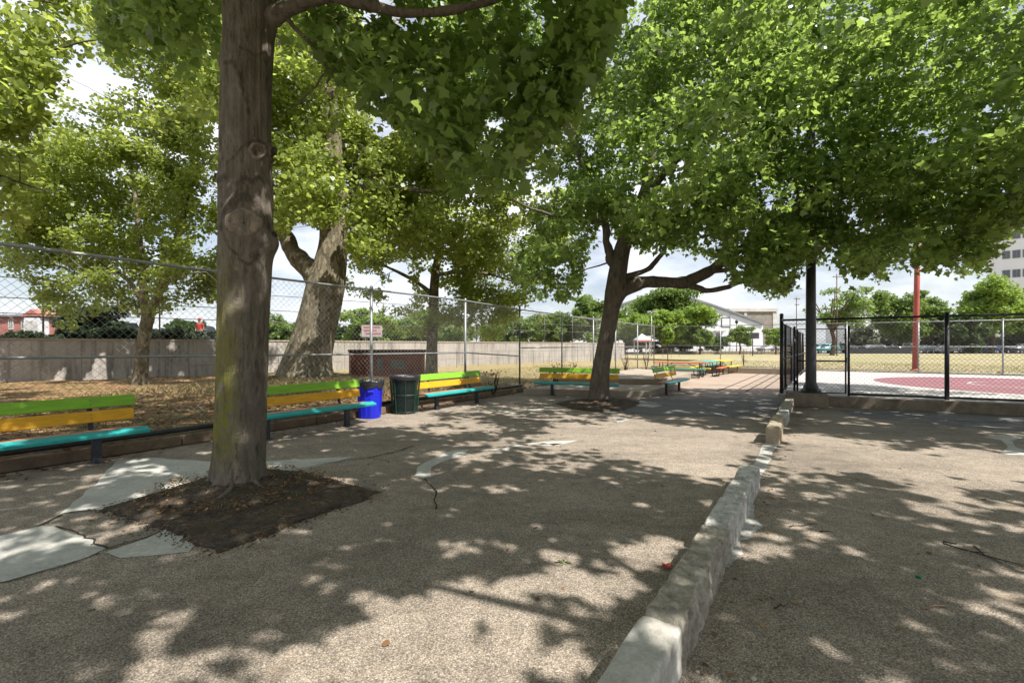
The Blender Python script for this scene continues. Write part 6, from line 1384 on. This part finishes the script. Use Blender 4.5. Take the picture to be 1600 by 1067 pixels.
# crumbs of soil spilling over the pit edges
def edge_scatter(poly, n, sig, seed):
    g2_ = np.random.default_rng(seed); P = [Vector(G(x, y)) for x, y in poly]; out = []
    for a_, c_ in zip(P, P[1:] + P[:1]):
        k = int(n * (c_ - a_).length / 8)
        for w in g2_.uniform(0, 1, k): q = a_.lerp(c_, w); out.append((q.x + g2_.normal(0, sig), q.y + g2_.normal(0, sig), .010))
    return np.array(out)
PIT1 = [(160, 796), (240, 776), (320, 757), (425, 740), (470, 742), (520, 752), (592, 770), (545, 790), (480, 812), (420, 838), (345, 862), (300, 848), (250, 826), (205, 812)]
PIT2 = [(868, 631), (900, 625), (940, 622), (985, 625), (1000, 631), (975, 641), (935, 644), (895, 639)]
E = np.vstack([edge_scatter(PIT1, 1500, .05, 1), edge_scatter(PIT2, 600, .08, 2)]); n = len(E); rr = g.uniform(.003, .011, n)
tet = np.array([(1, 0, 0), (-.5, .87, 0), (-.5, -.87, 0), (0, 0, 1.1)]); rot = g.uniform(0, 6.28, n)
Vt = np.stack([np.stack([tet[:, 0] * math.cos(a) - tet[:, 1] * math.sin(a), tet[:, 0] * math.sin(a) + tet[:, 1] * math.cos(a), tet[:, 2]], -1) * r for a, r in zip(rot, rr)]) + E[:, None, :]
fcs = (np.array([[0, 1, 3], [1, 2, 3], [2, 0, 3]])[None] + 4 * np.arange(n)[:, None, None]).reshape(-1, 3)
tag(mesh_np('soil_crumbs', Vt.reshape(-1, 3), 3, MAT['soil'], faces=fcs), 'loose soil crumbs spilled over the edges of the tree pits', 'soil', None, 'stuff')
E2 = edge_scatter(PIT1, 500, .10, 5); fl = leaf_mesh('leaf_mould', E2, unit(g.normal(0, 1, (len(E2), 3)) * np.array([1, 1, .05])), np.full(len(E2), .035), PLANE, MAT['lf_dead'], None, 2.2, .5, .0, g); tag(fl, 'small dead leaf bits along the edges of the soil pit', 'leaf litter', None, 'stuff')
# small things lying about
def lying(name, px, py, mb, mat, label, cat, smooth=True, dz=0.0):
    p = G(px, py); mb.off = (0, 0, 0); o = mb.build(name, MAT[mat], None, smooth); o.location = (p[0], p[1], dz); return tag(o, label, cat)
b = MB(); b.lathe((0, 0, 0), [(.001, 0), (.015, 0), (.0155, .003), (.0155, .017), (.013, .0195), (.001, .02)], 20); lying('bottle_cap', 1435, 903, b, 'cap_green', 'small green bottle cap on the shaded asphalt at right', 'bottle cap', False)
b = MB(); vs = [(0, 0, .008)]; 
for k in range(14): a = k * math.pi / 7; r = .045 if k % 2 else .026; vs.append((r * math.cos(a), r * math.sin(a), .006 + .012 * (k % 3)))
b.add(vs + [(x, y, z - .003) for x, y, z in vs], [(0, 1 + k, 1 + (k + 1) % 14) for k in range(14)] + [(15, 16 + (k + 1) % 14, 16 + k) for k in range(14)] + [(1 + k, 16 + k, 16 + (k + 1) % 14, 1 + (k + 1) % 14) for k in range(14)]); lying('paper_scrap', 1042, 888, b, 'litter_red', 'crumpled coral red scrap beside the old brown kerb block', 'scrap', False, .006)
def twig(px, py, L, a, mat, label, seed, r=.006):
    rg = random.Random(seed); b = MB(); pts = [(L * (w - .5) * math.cos(a) + rg.uniform(-.02, .02), L * (w - .5) * math.sin(a) + rg.uniform(-.02, .02), .008 + rg.uniform(0, .008)) for w in np.linspace(0, 1, 6)]
    b.tube(pts, [r, r * .95, r * .85, r * .75, r * .6, r * .3], 6); q = Vector(pts[2]); b.tube([q, q + Vector((math.cos(a + .8), math.sin(a + .8), .05)) * L * .2], [r * .6, r * .3], 5); lying('twig', px, py, b, mat, label, 'twig')
twig(1535, 868, .42, -1.0, 'stick', 'dark crooked twig in the shade at the right edge', 1); twig(1486, 850, .09, -.4, 'stick', 'short black twig left of the crooked one', 2, .008); twig(1465, 951, .2, .1, 'stick_tan', 'reddish tan twig below the green bottle cap', 3, .007)
twig(1220, 948, .1, .3, 'stick', 'tiny dark twig right of the kerb near the bottom', 4, .005); twig(1290, 832, .12, .2, 'stick', 'small dark twig right of the whitish kerb blocks', 5, .005)
def pebble(px, py, r, label, seed):
    b = MB(); b.lathe((0, 0, 0), [(.001, -.2 * r), (.7 * r, -.1 * r), (r, .25 * r), (.75 * r, .6 * r), (.3 * r, .75 * r), (.001, .78 * r)], 10); b.v = [(x * (1 + .3 * (float(vnoise(x * 60 + seed, y * 60, seed)) - .5)), y * .8, z) for x, y, z in b.v]; lying('pebble', px, py, b, 'stone', label, 'stone')
pebble(746, 634, .035, 'pale stone in front of the bench beside the green bin', 1); pebble(1177, 1061, .018, 'pale stone chip at the bottom edge right of the kerb', 2); pebble(1557, 949, .014, 'pale stone chip in the shade at the right edge', 3); pebble(1445, 935, .013, 'pale chip just below the green bottle cap', 4); pebble(1090, 1050, .014, 'pale chip in the dirt beside the nearest kerb block', 5); pebble(887, 1020, .007, 'tiny white chip in the sun at the bottom centre', 6)
w_ = thing('weed', 'small green weed growing from the asphalt in a sun patch', 'plant', G(882, 879)); n = 26; a4 = g.uniform(0, 6.28, n); P = np.stack([np.cos(a4) * .02, np.sin(a4) * .015, np.full(n, .004)], -1)
leaf_mesh('leaves', P, np.stack([np.cos(a4), np.sin(a4), np.full(n, .35)], -1), np.full(n, .06), OVAL * np.array([.5, 1]), MAT['grassblade'], w_, .8, .3, -.1, g)

# ================================================================ camera, sun and sky
cam = bpy.data.cameras.new('camera'); co = bpy.data.objects.new('camera', cam); COL.objects.link(co)
cam.sensor_fit = 'HORIZONTAL'; cam.sensor_width = 36; cam.lens = F / 1600 * 36; cam.shift_y = (HOR - 533.5) / 1600; cam.clip_end = 3000; cam.clip_start = .05
co.location = (0, 0, EYE); co.rotation_euler = (R(90), 0, 0); SC.camera = co
sun = bpy.data.lights.new('sun', 'SUN'); so = bpy.data.objects.new('sun', sun); COL.objects.link(so); sun.energy = 5.0; sun.angle = R(.53); sun.color = (1, .955, .88)
sd = Vector((SUN_AZ.x * math.cos(SUN_EL), SUN_AZ.y * math.cos(SUN_EL), math.sin(SUN_EL))); so.rotation_euler = sd.to_track_quat('Z', 'Y').to_euler(); so.location = sd * 60
w = bpy.data.worlds.new('World'); SC.world = w; w.use_nodes = True; t = w.node_tree; bg = t.nodes['Background']
sky = t.nodes.new('ShaderNodeTexSky'); sky.sky_type = 'NISHITA'; sky.sun_disc = False; sky.sun_elevation = SUN_EL; sky.sun_rotation = math.atan2(SUN_AZ.x, SUN_AZ.y); sky.air_density = 1.0; sky.dust_density = 1.6; sky.ozone_density = 1.0
tc = t.nodes.new('ShaderNodeTexCoord'); mp = t.nodes.new('ShaderNodeMapping'); mp.inputs['Scale'].default_value = (1, 1, 2.6); t.links.new(tc.outputs['Generated'], mp.inputs['Vector'])
nz = t.nodes.new('ShaderNodeTexNoise'); nz.inputs['Scale'].default_value = 2.4; nz.inputs['Detail'].default_value = 8; nz.inputs['Roughness'].default_value = .58; t.links.new(mp.outputs[0], nz.inputs['Vector'])
rp = t.nodes.new('ShaderNodeValToRGB'); rp.color_ramp.elements[0].position = .44; rp.color_ramp.elements[0].color = (.34, .34, .34, 1); rp.color_ramp.elements[1].position = .62; rp.color_ramp.elements[1].color = (1, 1, 1, 1); t.links.new(nz.outputs['Fac'], rp.inputs[0])
nz2 = t.nodes.new('ShaderNodeTexNoise'); nz2.inputs['Scale'].default_value = 6; nz2.inputs['Detail'].default_value = 6; t.links.new(mp.outputs[0], nz2.inputs['Vector'])
cr = t.nodes.new('ShaderNodeValToRGB'); cr.color_ramp.elements[0].position = .35; cr.color_ramp.elements[0].color = (9.0, 9.5, 10.6, 1); cr.color_ramp.elements[1].position = .65; cr.color_ramp.elements[1].color = (11.5, 11.6, 11.9, 1); t.links.new(nz2.outputs['Fac'], cr.inputs[0])
mx = t.nodes.new('ShaderNodeMix'); mx.data_type = 'RGBA'; t.links.new(rp.outputs[0], mx.inputs[0]); t.links.new(sky.outputs[0], mx.inputs[6]); t.links.new(cr.outputs[0], mx.inputs[7]); t.links.new(mx.outputs[2], bg.inputs['Color'])
bg.inputs['Strength'].default_value = .069
vs_ = SC.view_settings; vs_.view_transform = 'Standard'; vs_.look = 'None'; vs_.exposure = .84; vs_.gamma = 1; SC.display_settings.display_device = 'sRGB'
SC.cycles.max_bounces = 8; SC.cycles.transparent_max_bounces = 8; SC.cycles.caustics_reflective = False; SC.cycles.caustics_refractive = False
